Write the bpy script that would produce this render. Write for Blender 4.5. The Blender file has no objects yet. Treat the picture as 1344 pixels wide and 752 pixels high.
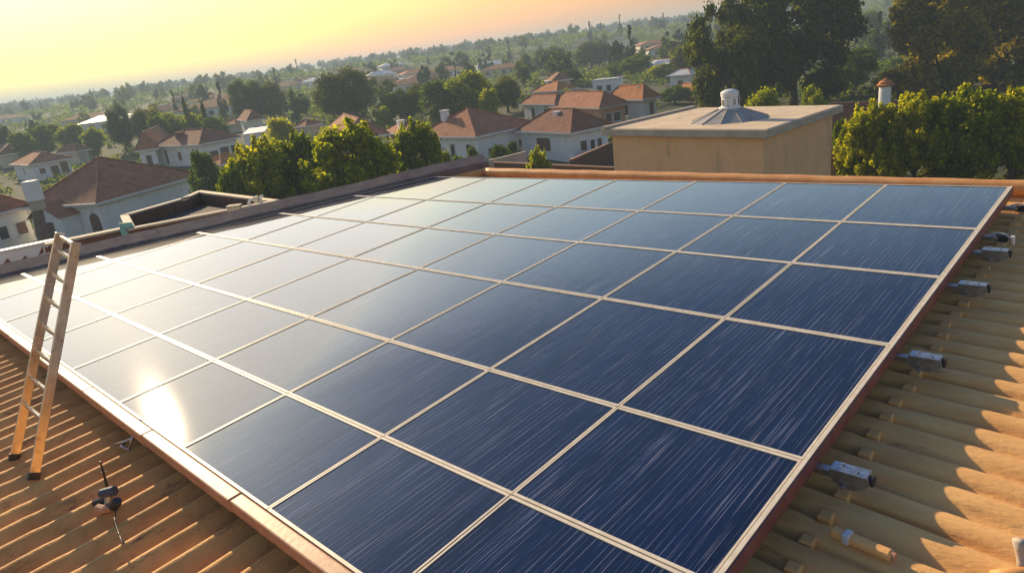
import bpy, math, random
import numpy as np
from mathutils import Matrix, Vector, Euler
random.seed(7); rng = np.random.default_rng(7)
SC = bpy.context.scene; COL = SC.collection

# ------------------------------------------------------------------ camera, sky, sun, exposure
F = 900.0                                  # focal length in photo pixels (photo 1344 wide)
H = 12.5                                   # eye height above the garden level
R = np.array([[0.7234540769, 0.6705585406, -0.1642115777],   # roof frame -> camera frame (x right, y down, z forward)
              [0.1201843378, -0.3565561253, -0.9265114432],
              [-0.6798308051, 0.6505528212, -0.3385426167]])
CL = np.array([1.68108203, -11.61812852, 3.15163026])         # the eye in the roof frame
_up = -np.array([0.119, 1.0, 0.34]); _up /= np.linalg.norm(_up)
_f = np.array([0, 0, 1.0]); _f = _f - _up*(_f@_up); _f /= np.linalg.norm(_f)
M = np.array([np.cross(_f, _up), _f, _up])                    # camera frame -> world
EYE = np.array([0, 0, H])
ROOFR = M @ R
ROOF = Matrix.Identity(4)
for i in range(3):
    for j in range(3): ROOF[i][j] = ROOFR[i, j]
_o = EYE - ROOFR @ CL
for i in range(3): ROOF[i][3] = _o[i]
def roofpt(x, y, z): return EYE + ROOFR @ (np.array([x, y, z]) - CL)

cam = bpy.data.objects.new('camera', bpy.data.cameras.new('camera')); COL.objects.link(cam)
cam.data.sensor_width = 36; cam.data.lens = 36*F/1344; cam.data.clip_start = 0.1; cam.data.clip_end = 6000
cm = Matrix.Identity(4)
axes = [M@np.array([1, 0, 0]), M@np.array([0, -1, 0]), M@np.array([0, 0, -1])]
for j in range(3):
    for i in range(3): cm[i][j] = axes[j][i]
cm[2][3] = H
cam.matrix_world = cm
SC.camera = cam

sl = np.array([-0.89971896, 0.21187311, 0.38159609]); sw = ROOFR @ sl; sw /= np.linalg.norm(sw)
SUN_EL = math.asin(sw[2]); SUN_AZ = math.atan2(sw[0], sw[1])   # azimuth clockwise from +Y
W = bpy.data.worlds.new('World'); SC.world = W; W.use_nodes = True
nt = W.node_tree; nt.nodes.clear()
wo = nt.nodes.new('ShaderNodeOutputWorld'); bg = nt.nodes.new('ShaderNodeBackground')
sky = nt.nodes.new('ShaderNodeTexSky'); sky.sky_type = 'NISHITA'; sky.sun_disc = False
sky.sun_elevation = SUN_EL; sky.sun_rotation = SUN_AZ; sky.altitude = 0
sky.air_density = 1.6; sky.dust_density = 2.0; sky.ozone_density = 1.0
tc = nt.nodes.new('ShaderNodeTexCoord'); sp = nt.nodes.new('ShaderNodeSeparateXYZ')
rp = nt.nodes.new('ShaderNodeValToRGB')                        # warm dusty air low down, clearer overhead
rp.color_ramp.elements[0].position = 0.0; rp.color_ramp.elements[0].color = (1.0, 0.59, 0.30, 1)
rp.color_ramp.elements[1].position = 0.75; rp.color_ramp.elements[1].color = (0.19, 0.33, 0.66, 1)
e = rp.color_ramp.elements.new(0.13); e.color = (1.06, 0.63, 0.38, 1)
e = rp.color_ramp.elements.new(0.22); e.color = (1.15, 1.28, 1.40, 1)
e = rp.color_ramp.elements.new(0.42); e.color = (0.34, 0.46, 0.72, 1)
e = rp.color_ramp.elements.new(0.30); e.color = (0.95, 1.10, 1.35, 1)
mx = nt.nodes.new('ShaderNodeMix'); mx.data_type = 'RGBA'; mx.blend_type = 'MULTIPLY'; mx.inputs[0].default_value = 1
L = nt.links.new
L(tc.outputs['Generated'], sp.inputs[0]); L(sp.outputs['Z'], rp.inputs[0])
L(sky.outputs[0], mx.inputs[6]); L(rp.outputs[0], mx.inputs[7])
cn = nt.nodes.new('ShaderNodeTexNoise'); cn.inputs['Scale'].default_value = 1.6; cn.inputs['Detail'].default_value = 5; cn.inputs['Roughness'].default_value = .5
cmp_ = nt.nodes.new('ShaderNodeMapping'); cmp_.inputs['Scale'].default_value = (1, 1, 5); L(tc.outputs['Generated'], cmp_.inputs[0]); L(cmp_.outputs[0], cn.inputs[0])
cr = nt.nodes.new('ShaderNodeMapRange'); cr.inputs[1].default_value = .3; cr.inputs[2].default_value = .7; cr.inputs[3].default_value = .90; cr.inputs[4].default_value = 1.06; L(cn.outputs[0], cr.inputs[0])
vm = nt.nodes.new('ShaderNodeVectorMath'); vm.operation = 'SCALE'; L(mx.outputs[2], vm.inputs[0]); L(cr.outputs[0], vm.inputs['Scale']); mn = nt.nodes.new('ShaderNodeVectorMath'); mn.operation = 'MINIMUM'; mn.inputs[1].default_value = (15.0, 14.4, 13.2)   # dusty air evens out the glow round the sun
L(vm.outputs[0], mn.inputs[0]); L(mn.outputs[0], bg.inputs[0])
bg.inputs[1].default_value = 0.122; L(bg.outputs[0], wo.inputs[0])
sd = bpy.data.lights.new('sun', 'SUN'); sd.energy = 5.0; sd.angle = math.radians(0.53); sd.color = (1.0, 0.76, 0.46)
so = bpy.data.objects.new('sun', sd); COL.objects.link(so)
so.rotation_euler = Vector(sw).to_track_quat('Z', 'Y').to_euler()
SC.view_settings.view_transform = 'Standard'; SC.view_settings.look = 'None'
SC.view_settings.exposure = 0.5; SC.view_settings.gamma = 1
SC.cycles.max_bounces = 6; SC.cycles.transparent_max_bounces = 6; SC.cycles.volume_bounces = 0
SC.cycles.caustics_reflective = False; SC.cycles.caustics_refractive = False

# ------------------------------------------------------------------ helpers
def ray(px, py):
    d = M @ np.array([(px-672)/F, (py-376)/F, 1.0]); return d
def at_z(px, py, z):
    d = ray(px, py); return EYE + d*((z-H)/d[2])
def at_Y(px, py, Y):
    d = ray(px, py); return EYE + d*(Y/d[1])
def horizon(px): return 70 - 0.119*(px-672)
def g(X, Y):                                                   # lie of the land: flat gardens, then a slow rise
    t = np.maximum(0, np.asarray(Y, float)-75)
    X = np.asarray(X, float)
    return 0.0245*t + np.minimum(1, t/80)*(1.2*np.sin(X*0.021+Y*0.013)+0.8*np.sin(X*0.047-Y*0.031))*0.8 + np.minimum(1, t/500)*3.0*np.sin(X*0.0042+1.0) + 5.0*np.exp(-((np.asarray(Y, float)-430-.15*X)/60)**2)*(.6+.4*np.sin(X*.011+2)) + .009*np.clip(X, 0, 600)*np.clip((t-60)/300, 0, 1)
def pt(X, Y, z): return (float(X), float(Y), float(z))

def tag(o, label=None, cat=None, group=None, kind=None):
    if label: o['label'] = label
    if cat: o['category'] = cat
    if group: o['group'] = group
    if kind: o['kind'] = kind
    return o
def thing(name, label, cat, loc=(0, 0, 0), rz=0, group=None, roof=False):
    o = bpy.data.objects.new(name, None); COL.objects.link(o); o.empty_display_size = 0.2
    m = Matrix.Translation(Vector(loc)) @ Matrix.Rotation(rz, 4, 'Z')
    o.matrix_world = ROOF @ m if roof else m
    return tag(o, label, cat, group)
class MB:
    def __init__(s): s.v = []; s.f = []; s.n = 0
    def add(s, v, f):
        v = np.asarray(v, float); s.v.append(v); n = s.n
        s.f += [tuple(i+n for i in q) for q in f]; s.n += len(v); return s
    def box(s, x0, x1, y0, y1, z0, z1, T=None):
        v = np.array([[x, y, z] for z in (z0, z1) for y in (y0, y1) for x in (x0, x1)], float)
        if T is not None: v = v @ T[0].T + T[1]
        return s.add(v, [(0, 2, 3, 1), (4, 5, 7, 6), (0, 1, 5, 4), (2, 6, 7, 3), (0, 4, 6, 2), (1, 3, 7, 5)])
    def prism(s, poly, z0, z1):
        n = len(poly)
        a = sum(poly[i][0]*poly[(i+1) % n][1]-poly[(i+1) % n][0]*poly[i][1] for i in range(n))
        if a < 0: poly = poly[::-1]
        v = [(p[0], p[1], z0) for p in poly]+[(p[0], p[1], z1) for p in poly]
        f = [tuple(range(n))[::-1], tuple(range(n, 2*n))]+[(i, (i+1) % n, n+(i+1) % n, n+i) for i in range(n)]
        return s.add(v, f)
    def tube(s, pts, rad, k=8, cap=True):
        pts = [np.asarray(p, float) for p in pts]; n = len(pts)
        if not hasattr(rad, '__len__'): rad = [rad]*n
        vs = []; u0 = None
        for i, p in enumerate(pts):
            t = pts[min(i+1, n-1)]-pts[max(i-1, 0)]; t = t/(np.linalg.norm(t)+1e-9)
            if u0 is None: a = np.array([0, 0, 1.]) if abs(t[2]) < .9 else np.array([1., 0, 0]); u0 = np.cross(t, a)
            u0 = u0-t*(u0@t); u0 /= np.linalg.norm(u0)+1e-9; w = np.cross(t, u0)
            for q in range(k):
                an = 2*math.pi*q/k; vs.append(p+rad[i]*(math.cos(an)*u0+math.sin(an)*w))
        f = [(i*k+q, i*k+(q+1) % k, (i+1)*k+(q+1) % k, (i+1)*k+q) for i in range(n-1) for q in range(k)]
        if cap: f += [tuple(range(k))[::-1], tuple(range((n-1)*k, n*k))]
        return s.add(vs, f)
    def sheet(s, P):                                          # grid of points [a][b]
        P = np.asarray(P, float); a, b, _ = P.shape
        return s.add(P.reshape(-1, 3), [(i*b+j, i*b+j+1, (i+1)*b+j+1, (i+1)*b+j) for i in range(a-1) for j in range(b-1)])
    def build(s, name, mat, parent=None, loc=None, smooth=False, bevel=0, matrix=None):
        me = bpy.data.meshes.new(name); me.from_pydata(np.concatenate(s.v).tolist(), [], s.f); me.validate(); me.update()
        if mat: me.materials.append(mat)
        o = bpy.data.objects.new(name, me); COL.objects.link(o)
        if parent: o.parent = parent
        if loc is not None: o.location = loc
        if matrix is not None: o.matrix_world = matrix
        if smooth: me.polygons.foreach_set('use_smooth', [True]*len(me.polygons))
        if bevel:
            m = o.modifiers.new('b', 'BEVEL'); m.width = bevel; m.segments = 2; m.limit_method = 'ANGLE'
        return o
def copy_tree(o, parent=None):
    c = o.copy(); COL.objects.link(c); c.parent = parent
    for ch in [x for x in KIDS.get(o.name, [])]: copy_tree(ch, c)
    return c
KIDS = {}
def remember(o):
    KIDS[o.name] = list(o.children)
    for c in o.children: remember(c)

# ------------------------------------------------------------------ materials
def srgb(r, g_, b): return tuple(((c/255)/12.92 if c/255 < .04045 else ((c/255+.055)/1.055)**2.4) for c in (r, g_, b))+(1,)
def mat(name, col, col2=None, rough=.7, scale=6., bump=0., bscale=None, metal=0., stretch=(1, 1, 1), dirt=None, spec=.5, contrast=(.35, .65), sss=0, detail=6):
    m = bpy.data.materials.new(name); m.use_nodes = True; n = m.node_tree; b = n.nodes['Principled BSDF']
    b.inputs['Roughness'].default_value = rough; b.inputs['Metallic'].default_value = metal
    b.inputs['Specular IOR Level'].default_value = spec
    t = n.nodes.new('ShaderNodeTexCoord'); mp = n.nodes.new('ShaderNodeMapping'); mp.inputs['Scale'].default_value = stretch
    n.links.new(t.outputs['Object'], mp.inputs[0])
    nz = n.nodes.new('ShaderNodeTexNoise'); nz.inputs['Scale'].default_value = scale; nz.inputs['Detail'].default_value = detail
    nz.inputs['Roughness'].default_value = .62
    n.links.new(mp.outputs[0], nz.inputs[0])
    r = n.nodes.new('ShaderNodeValToRGB'); r.color_ramp.elements[0].position = contrast[0]; r.color_ramp.elements[1].position = contrast[1]
    r.color_ramp.elements[0].color = tuple(col[:3])+(1,); r.color_ramp.elements[1].color = tuple((col2 or [c*1.25 for c in col[:3]])[:3])+(1,)
    n.links.new(nz.outputs[0], r.inputs[0]); out = r.outputs[0]
    if dirt:                                                   # stains with a shape of their own
        d = n.nodes.new('ShaderNodeTexNoise'); d.inputs['Scale'].default_value = dirt[1]; d.inputs['Detail'].default_value = 10; d.inputs['Roughness'].default_value = .75
        mp2 = n.nodes.new('ShaderNodeMapping'); mp2.inputs['Scale'].default_value = dirt[3] if len(dirt) > 3 else (1, 1, 1); mp2.inputs['Location'].default_value = (3.1, 7.7, 1.3)
        n.links.new(t.outputs['Object'], mp2.inputs[0]); n.links.new(mp2.outputs[0], d.inputs[0])
        q = n.nodes.new('ShaderNodeValToRGB'); q.color_ramp.elements[0].position = dirt[2]; q.color_ramp.elements[1].position = dirt[2]+.12
        n.links.new(d.outputs[0], q.inputs[0])
        x = n.nodes.new('ShaderNodeMix'); x.data_type = 'RGBA'; x.inputs[7].default_value = tuple(dirt[0][:3])+(1,)
        n.links.new(q.outputs[0], x.inputs[0]); n.links.new(out, x.inputs[6]); out = x.outputs[2]
    n.links.new(out, b.inputs['Base Color'])
    if bump:
        bn = n.nodes.new('ShaderNodeBump'); bn.inputs['Strength'].default_value = 1; bn.inputs['Distance'].default_value = bump
        n2 = n.nodes.new('ShaderNodeTexNoise'); n2.inputs['Scale'].default_value = bscale or scale*4; n2.inputs['Detail'].default_value = 5
        n.links.new(mp.outputs[0], n2.inputs[0]); n.links.new(n2.outputs[0], bn.inputs['Height']); n.links.new(bn.outputs[0], b.inputs['Normal'])
    return m
def leafmat(name, dark, light, trans=.35):
    m = bpy.data.materials.new(name); m.use_nodes = True; n = m.node_tree; n.nodes.clear()
    o = n.nodes.new('ShaderNodeOutputMaterial'); ge = n.nodes.new('ShaderNodeNewGeometry')
    r = n.nodes.new('ShaderNodeValToRGB'); r.color_ramp.elements[0].color = tuple(dark)+(1,); r.color_ramp.elements[1].color = tuple(light)+(1,)
    oi = n.nodes.new('ShaderNodeObjectInfo'); hs = n.nodes.new('ShaderNodeHueSaturation')
    ma = n.nodes.new('ShaderNodeMath'); ma.operation = 'MULTIPLY_ADD'; ma.inputs[1].default_value = .5; ma.inputs[2].default_value = .75
    mh = n.nodes.new('ShaderNodeMath'); mh.operation = 'MULTIPLY_ADD'; mh.inputs[1].default_value = -.035; mh.inputs[2].default_value = .515
    n.links.new(oi.outputs['Random'], ma.inputs[0]); n.links.new(oi.outputs['Random'], mh.inputs[0])
    n.links.new(ge.outputs['Random Per Island'], r.inputs[0]); n.links.new(r.outputs[0], hs.inputs['Color'])
    n.links.new(ma.outputs[0], hs.inputs['Value']); n.links.new(mh.outputs[0], hs.inputs['Hue'])
    d = n.nodes.new('ShaderNodeBsdfDiffuse'); t = n.nodes.new('ShaderNodeBsdfTranslucent'); x = n.nodes.new('ShaderNodeMixShader')
    x.inputs[0].default_value = trans
    gl = n.nodes.new('ShaderNodeMix'); gl.data_type = 'RGBA'; gl.blend_type = 'MULTIPLY'; gl.inputs[0].default_value = 1; gl.inputs[7].default_value = (1.5, 1.45, .5, 1)
    n.links.new(hs.outputs[0], d.inputs[0]); n.links.new(hs.outputs[0], gl.inputs[6]); n.links.new(gl.outputs[2], t.inputs[0])
    n.links.new(d.outputs[0], x.inputs[1]); n.links.new(t.outputs[0], x.inputs[2]); n.links.new(x.outputs[0], o.inputs[0])
    return m
def tilemat(name, c1, c2, pitch=3.2):                          # rows of roof tiles: object z carries the courses, x/y the joints
    m = mat(name, c1, c2, rough=.9, scale=1.2, dirt=((c1[0]*.4, c1[1]*.4, c1[2]*.4), 1.1, .56))
    n = m.node_tree; b = n.nodes['Principled BSDF']
    t = n.nodes.new('ShaderNodeTexCoord')
    w = n.nodes.new('ShaderNodeTexWave'); w.bands_direction = 'Z'; w.inputs['Scale'].default_value = pitch*.9; w.inputs['Distortion'].default_value = .4; w.wave_profile = 'SAW'
    w2 = n.nodes.new('ShaderNodeTexWave'); w2.bands_direction = 'DIAGONAL'; w2.inputs['Scale'].default_value = pitch*.32; w2.inputs['Distortion'].default_value = .3
    n.links.new(t.outputs['Object'], w.inputs[0]); n.links.new(t.outputs['Object'], w2.inputs[0])
    ad = n.nodes.new('ShaderNodeMath'); ad.operation = 'ADD'; n.links.new(w.outputs['Fac'], ad.inputs[0]); n.links.new(w2.outputs['Fac'], ad.inputs[1])
    bn = n.nodes.new('ShaderNodeBump'); bn.inputs['Distance'].default_value = .09; n.links.new(ad.outputs[0], bn.inputs['Height']); n.links.new(bn.outputs[0], b.inputs['Normal'])
    return m

MT = {}
MT['tile_left'] = mat('ochre_roof_left', (.60, .275, .068), (.84, .44, .13), rough=.75, scale=2.2, bump=.006, bscale=26, dirt=((.10, .052, .026), 3.2, .56, (1, .35, 1)))
MT['tile_right'] = mat('ochre_roof_right', (.72, .37, .12), (.86, .50, .18), rough=.75, scale=2.6, bump=.006, bscale=30, stretch=(.6, 1.6, 1), dirt=((.16, .08, .035), 4.2, .60, (.3, 1, 1)))
MT['ridge'] = mat('orange_ridge', (.62, .27, .08), (.74, .37, .13), rough=.6, scale=3, bump=.003)
MT['parapet'] = mat('parapet_render', (.15, .105, .095), (.23, .17, .15), rough=.9, scale=2.5, bump=.006, dirt=((.09, .06, .06), 1.5, .58))
MT['frame'] = mat('cream_frame', (.62, .53, .40), (.78, .70, .56), rough=.5, scale=8, stretch=(1, 1, 1), dirt=((.38, .27, .16), 14, .62))
MT['beam'] = mat('painted_beam', (.42, .20, .11), (.56, .30, .17), rough=.5, scale=5, bump=.002, dirt=((.22, .10, .06), 6, .62))
MT['maroon'] = mat('maroon_edge', (.16, .055, .05), (.24, .09, .075), rough=.5, scale=5, dirt=((.07, .03, .03), 7, .6))
MT['metal'] = mat('galvanised', (.30, .32, .35), (.5, .52, .55), rough=.35, scale=18, metal=.9, bump=.002)
MT['alu'] = mat('ladder_metal', (.50, .43, .35), (.66, .58, .48), rough=.3, scale=7, metal=.9, dirt=((.20, .10, .04), 6, .57))
MT['black'] = mat('black_rubber', (.015, .015, .018), (.03, .03, .035), rough=.5)
MT['blue'] = mat('blue_plastic', (.03, .04, .06), (.06, .075, .11), rough=.3)
MT['white'] = mat('white_paint', (.72, .72, .70), (.82, .82, .80), rough=.7, scale=.9, dirt=((.40, .37, .33), 1.2, .60, (1, 1, .35)), bump=.004)
MT['cream'] = mat('cream_paint', (.52, .44, .33), (.62, .54, .42), rough=.75, scale=.9, dirt=((.34, .27, .2), 1.2, .6, (1, 1, .35)))
MT['beige'] = mat('beige_render', (.74, .44, .22), (.80, .50, .27), rough=.85, scale=1.4, dirt=((.50, .33, .20), 1.1, .55, (1, 1, .22)), bump=.004)
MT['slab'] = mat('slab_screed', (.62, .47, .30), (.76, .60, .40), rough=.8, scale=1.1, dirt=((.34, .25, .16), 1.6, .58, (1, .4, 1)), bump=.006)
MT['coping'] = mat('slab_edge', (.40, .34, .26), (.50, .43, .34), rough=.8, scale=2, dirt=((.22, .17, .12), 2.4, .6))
MT['orange_wall'] = mat('orange_wall', (.46, .22, .12), (.56, .29, .17), rough=.85, scale=1)
MT['brick'] = mat('red_brown_wall', (.17, .055, .03), (.27, .10, .055), rough=.9, scale=1.5, dirt=((.08, .03, .02), 1.2, .58))
MT['brown'] = mat('brown_wall', (.09, .038, .025), (.15, .065, .045), rough=.9, scale=1.5, dirt=((.04, .02, .018), 1.2, .56))
MT['dark'] = mat('dark_screed', (.045, .035, .04), (.075, .06, .065), rough=.9, scale=1)
MT['glass'] = mat('window_glass', (.02, .022, .03), (.04, .045, .055), rough=.12, spec=.8)
MT['door'] = mat('brown_shutter', (.10, .035, .025), (.15, .06, .04), rough=.6)
MT['trim'] = mat('white_trim', (.66, .64, .60), (.78, .76, .72), rough=.6)
MT['tin'] = mat('pale_tin_roof', (.50, .50, .50), (.68, .68, .68), rough=.5, scale=.5)
MT['sheet'] = mat('dull_sheet', (.30, .29, .27), (.42, .40, .37), rough=.7, scale=3)
MT['teal'] = mat('teal_sheet', (.12, .33, .32), (.2, .45, .43), rough=.5)
MT['roofA'] = tilemat('brown_tiles', (.35, .125, .062), (.48, .20, .105))
MT['roofB'] = tilemat('dark_tiles', (.22, .085, .052), (.32, .13, .08))
MT['roofC'] = tilemat('orange_tiles', (.48, .17, .055), (.62, .25, .09))
MT['bark'] = mat('bark', (.06, .04, .028), (.11, .08, .055), rough=.95, scale=3, bump=.03, bscale=8)
MT['ground'] = mat('garden_ground', (.028, .045, .012), (.075, .075, .025), rough=1, scale=.06, contrast=(.42, .6), dirt=((.15, .095, .05), .05, .62), detail=12)
MT['road'] = mat('asphalt', (.045, .045, .048), (.07, .068, .065), rough=.9, scale=.6)
MT['leafY'] = leafmat('leaf_yellow_green', (.07, .13, .008), (.46, .47, .016), .65)
MT['leafG'] = leafmat('leaf_green', (.045, .095, .010), (.20, .25, .025), .5)
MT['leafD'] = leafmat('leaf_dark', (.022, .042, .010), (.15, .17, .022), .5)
MT['leafO'] = leafmat('leaf_olive', (.07, .075, .010), (.50, .38, .030), .65)
MT['leafFar'] = leafmat('leaf_far', (.020, .042, .014), (.06, .085, .024), .25)

def panelmat():
    m = bpy.data.materials.new('solar_glass'); m.use_nodes = True; n = m.node_tree; lk = n.links.new; b = n.nodes['Principled BSDF']
    t = n.nodes.new('ShaderNodeTexCoord'); oi = n.nodes.new('ShaderNodeObjectInfo')
    ad = n.nodes.new('ShaderNodeVectorMath'); ad.operation = 'ADD'; lk(t.outputs['Object'], ad.inputs[0])
    mu = n.nodes.new('ShaderNodeMath'); mu.operation = 'MULTIPLY'; mu.inputs[1].default_value = 37; lk(oi.outputs['Random'], mu.inputs[0]); lk(mu.outputs[0], ad.inputs[1])
    def streak(sx, sy, lo, hi, det=3):
        mp = n.nodes.new('ShaderNodeMapping'); mp.inputs['Scale'].default_value = (sx, sy, 1); lk(ad.outputs[0], mp.inputs[0])
        z = n.nodes.new('ShaderNodeTexNoise'); z.inputs['Scale'].default_value = 1; z.inputs['Detail'].default_value = det; z.inputs['Roughness'].default_value = .6; lk(mp.outputs[0], z.inputs[0])
        r = n.nodes.new('ShaderNodeMapRange'); r.inputs[1].default_value = lo; r.inputs[2].default_value = hi; lk(z.outputs[0], r.inputs[0]); return r.outputs[0]
    # busbars: regular pale lines broken up by wear, with finer scratches and broad cell tone changes
    wv = n.nodes.new('ShaderNodeTexWave'); wv.bands_direction = 'X'; wv.inputs['Scale'].default_value = 6.2; wv.inputs['Distortion'].default_value = 1.6
    wv.inputs['Detail'].default_value = 2; wv.inputs['Detail Scale'].default_value = 1.2
    mpw = n.nodes.new('ShaderNodeMapping'); mpw.inputs['Scale'].default_value = (1, .10, 1); lk(ad.outputs[0], mpw.inputs[0]); lk(mpw.outputs[0], wv.inputs[0])
    wr = n.nodes.new('ShaderNodeMapRange'); wr.inputs[1].default_value = .975; wr.inputs[2].default_value = 1.0; lk(wv.outputs['Fac'], wr.inputs[0])
    brk = streak(22, 1.3, .42, .60)
    ml = n.nodes.new('ShaderNodeMath'); ml.operation = 'MULTIPLY'; lk(wr.outputs[0], ml.inputs[0]); lk(brk, ml.inputs[1])
    fine = streak(95, 1.0, .58, .70, 4)
    gate = streak(5, .8, .40, .62)
    ml2 = n.nodes.new('ShaderNodeMath'); ml2.operation = 'MULTIPLY'; lk(fine, ml2.inputs[0]); lk(gate, ml2.inputs[1])
    mxx = n.nodes.new('ShaderNodeMath'); mxx.operation = 'MAXIMUM'; lk(ml.outputs[0], mxx.inputs[0]); lk(ml2.outputs[0], mxx.inputs[1])
    ms = n.nodes.new('ShaderNodeMath'); ms.operation = 'MULTIPLY'; ms.inputs[1].default_value = .75; lk(mxx.outputs[0], ms.inputs[0])
    tone = streak(9, .15, .3, .7, 2)
    c1 = n.nodes.new('ShaderNodeMix'); c1.data_type = 'RGBA'; c1.inputs[6].default_value = (.0008, .0030, .015, 1); c1.inputs[7].default_value = (.0025, .010, .046, 1); lk(tone, c1.inputs[0])
    c2 = n.nodes.new('ShaderNodeMix'); c2.data_type = 'RGBA'; c2.inputs[7].default_value = (.30, .31, .40, 1); lk(ms.outputs[0], c2.inputs[0]); lk(c1.outputs[2], c2.inputs[6])
    lk(c2.outputs[2], b.inputs['Base Color'])
    b.inputs['Roughness'].default_value = .45; b.inputs['IOR'].default_value = 1.5; b.inputs['Specular IOR Level'].default_value = .003
    b.inputs['Coat Weight'].default_value = 1; b.inputs['Coat IOR'].default_value = 1.75; b.inputs['Coat Roughness'].default_value = .035
    return m
MT['panel'] = panelmat()

# ------------------------------------------------------------------ ground
xs = np.concatenate([np.linspace(-3500, -420, 12), np.linspace(-380, 380, 77), np.linspace(420, 3500, 12)])
ys = np.concatenate([np.linspace(-400, -20, 6), np.linspace(0, 400, 61), np.linspace(420, 1000, 30), np.linspace(1100, 4200, 12)])
X_, Y_ = np.meshgrid(xs, ys)
def gz(X, Y):
    z = g(X, np.minimum(Y, 900)); return z-np.maximum(0, Y-900)*.004
P = np.stack([X_, Y_, gz(X_, Y_)], -1)
ground = MB().sheet(P).build('ground', MT['ground'], smooth=True); tag(ground, kind='structure')

# ------------------------------------------------------------------ the roof we stand over
home = thing('house', 'near building whose ochre ribbed roof carries the solar array', 'house', (0, 0, 0), roof=True)
def prof(u, period, kind):
    ph = (u/period) % 1.0
    if kind == 'L':   # upright ribs with a rounded crest and a flat pan
        if ph < .14: return .088*math.sin(math.pi/2*ph/.14)**.8
        if ph < .24: return .088
        if ph < .80: t = (ph-.24)/.56; return .088*(1-t)**1.05
        return .004*math.sin(math.pi*(ph-.80)/.20)
    r = .76           # broad barrel tiles with a shallow pan between them
    if ph < r: return (.048+.006*(int(u/period) % 2))*math.sin(math.pi*ph/r)**.55
    return -.028*math.sin(math.pi*(ph-r)/(1-r))
PAR0 = np.array([-12.50, .39]); PAR1 = np.array([-17.13, -9.24]); PD = (PAR1-PAR0)/np.linalg.norm(PAR1-PAR0); PN = np.array([PD[1], -PD[0]])
if PN[0] > 0: PN = -PN
def par_x(y): return PAR0[0]+(y-PAR0[1])/PD[1]*PD[0]
def caps_y(x): return 1.18-0.0505*(x+11.9)
# left and rear slope, ribs running away from the eye
us = np.concatenate([np.arange(-22.2, -.28, .0275)]); vs_ = np.concatenate([np.linspace(-15, -9.6, 46), np.linspace(-9, 1.6, 12)])
G = np.zeros((len(vs_), len(us), 3)); wob = rng.normal(0, 1, 200)
for j, u in enumerate(us):
    k = int((u+50)/.33); z = prof(u+50, .33, 'L')
    for i, v in enumerate(vs_):
        c = .010*math.sin(v*2.1+wob[k % 200]*3)
        lap = .010*(((v+11.25)/2.4) % 1.0)+.003*wob[k % 200]
        y = min(v, caps_y(u)) ; x = max(u+c, par_x(y)-.25)
        G[i, j] = (x, y, -.375+z+lap)
MB().sheet(G).build('roof', MT['tile_left'], home, smooth=True)
# right slope, ribs running across
us = np.arange(-15, 1.2, .0235); vs_ = np.concatenate([np.linspace(-.30, 2.2, 40), np.linspace(2.4, 7, 14)])
G = np.zeros((len(vs_), len(us), 3))
for j, u in enumerate(us):
    k = int((u+50)/.285); z = prof(u+50, .285, 'R')
    for i, v in enumerate(vs_):
        sk = u-.10*(v-0)+.012*math.sin(v*2.3+wob[k % 200]*4)
        lap = .010*(((v+wob[(k+50) % 200]*.3)*.55) % 1.0)
        G[i, j] = (v, min(sk, caps_y(v)), -.365+z+lap)
r2 = MB().sheet(G).build('roof', MT['tile_right'], home, smooth=True)
# mortar stops sitting in the pans beside the array
for k in range(0, 44):
    u = -12+(.285*.81)+k*.285-.0; u = math.floor((u+50)/.285)*.285-50+.285*.88
    if u > .6: break
    x0 = .20+wob[k]*.02; y = u-.10*x0
    MB().box(-.05, .05, -.048, .048, 0, .068+.01*abs(wob[k+60])).build('mortar_stop', MT['tile_right'], home, loc=(x0, y, -.385), bevel=.012)
# ridge roll
x_ = np.linspace(-12.0, 7, 60)
ob = MB().tube([(x, caps_y(x)+.004*math.sin(x*3), -.185+.006*math.sin(x*5.1)) for x in x_], .125, 16).build('ridge_cap', MT['ridge'], home, smooth=True)
MB().tube([(-12.0, caps_y(-12), -.185), (-12.35, .75, -.20), (-12.55, .25, -.24), (-12.75, -.25, -.30)], .12, 12).build('ridge_cap', MT['ridge'], home, smooth=True)
# parapet along the slanting side
def parpt(s, n, z): p = PAR0+PD*s+PN*n; return (p[0], p[1], z)
rows = []
for s in np.linspace(-1.15, 17, 40):
    w = .01*math.sin(s*1.7)+.006*math.sin(s*5)
    prf = [(.03, -.6), (.03, .045+w), (.07, .075+w), (.50, .225+w), (.58, .20+w), (.58, -.6)]
    rows.append([parpt(s, a, b) for a, b in prf])
m_ = MB().sheet(rows)
for rr in (rows[0], rows[-1]): m_.add(rr, [tuple(range(6))])
m_.build('parapet', MT['parapet'], home)
# walls below the roof down to the gardens
foot = [(-12.7, caps_y(-12.4)), (6.8, caps_y(6.8)), (6.8, -14.8), parpt(15.8, .2, 0)[:2], parpt(-1.0, .2, 0)[:2]]
MB().prism([(a, b) for a, b in foot], -11.2, -.52).build('wall', MT['cream'], home)

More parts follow.
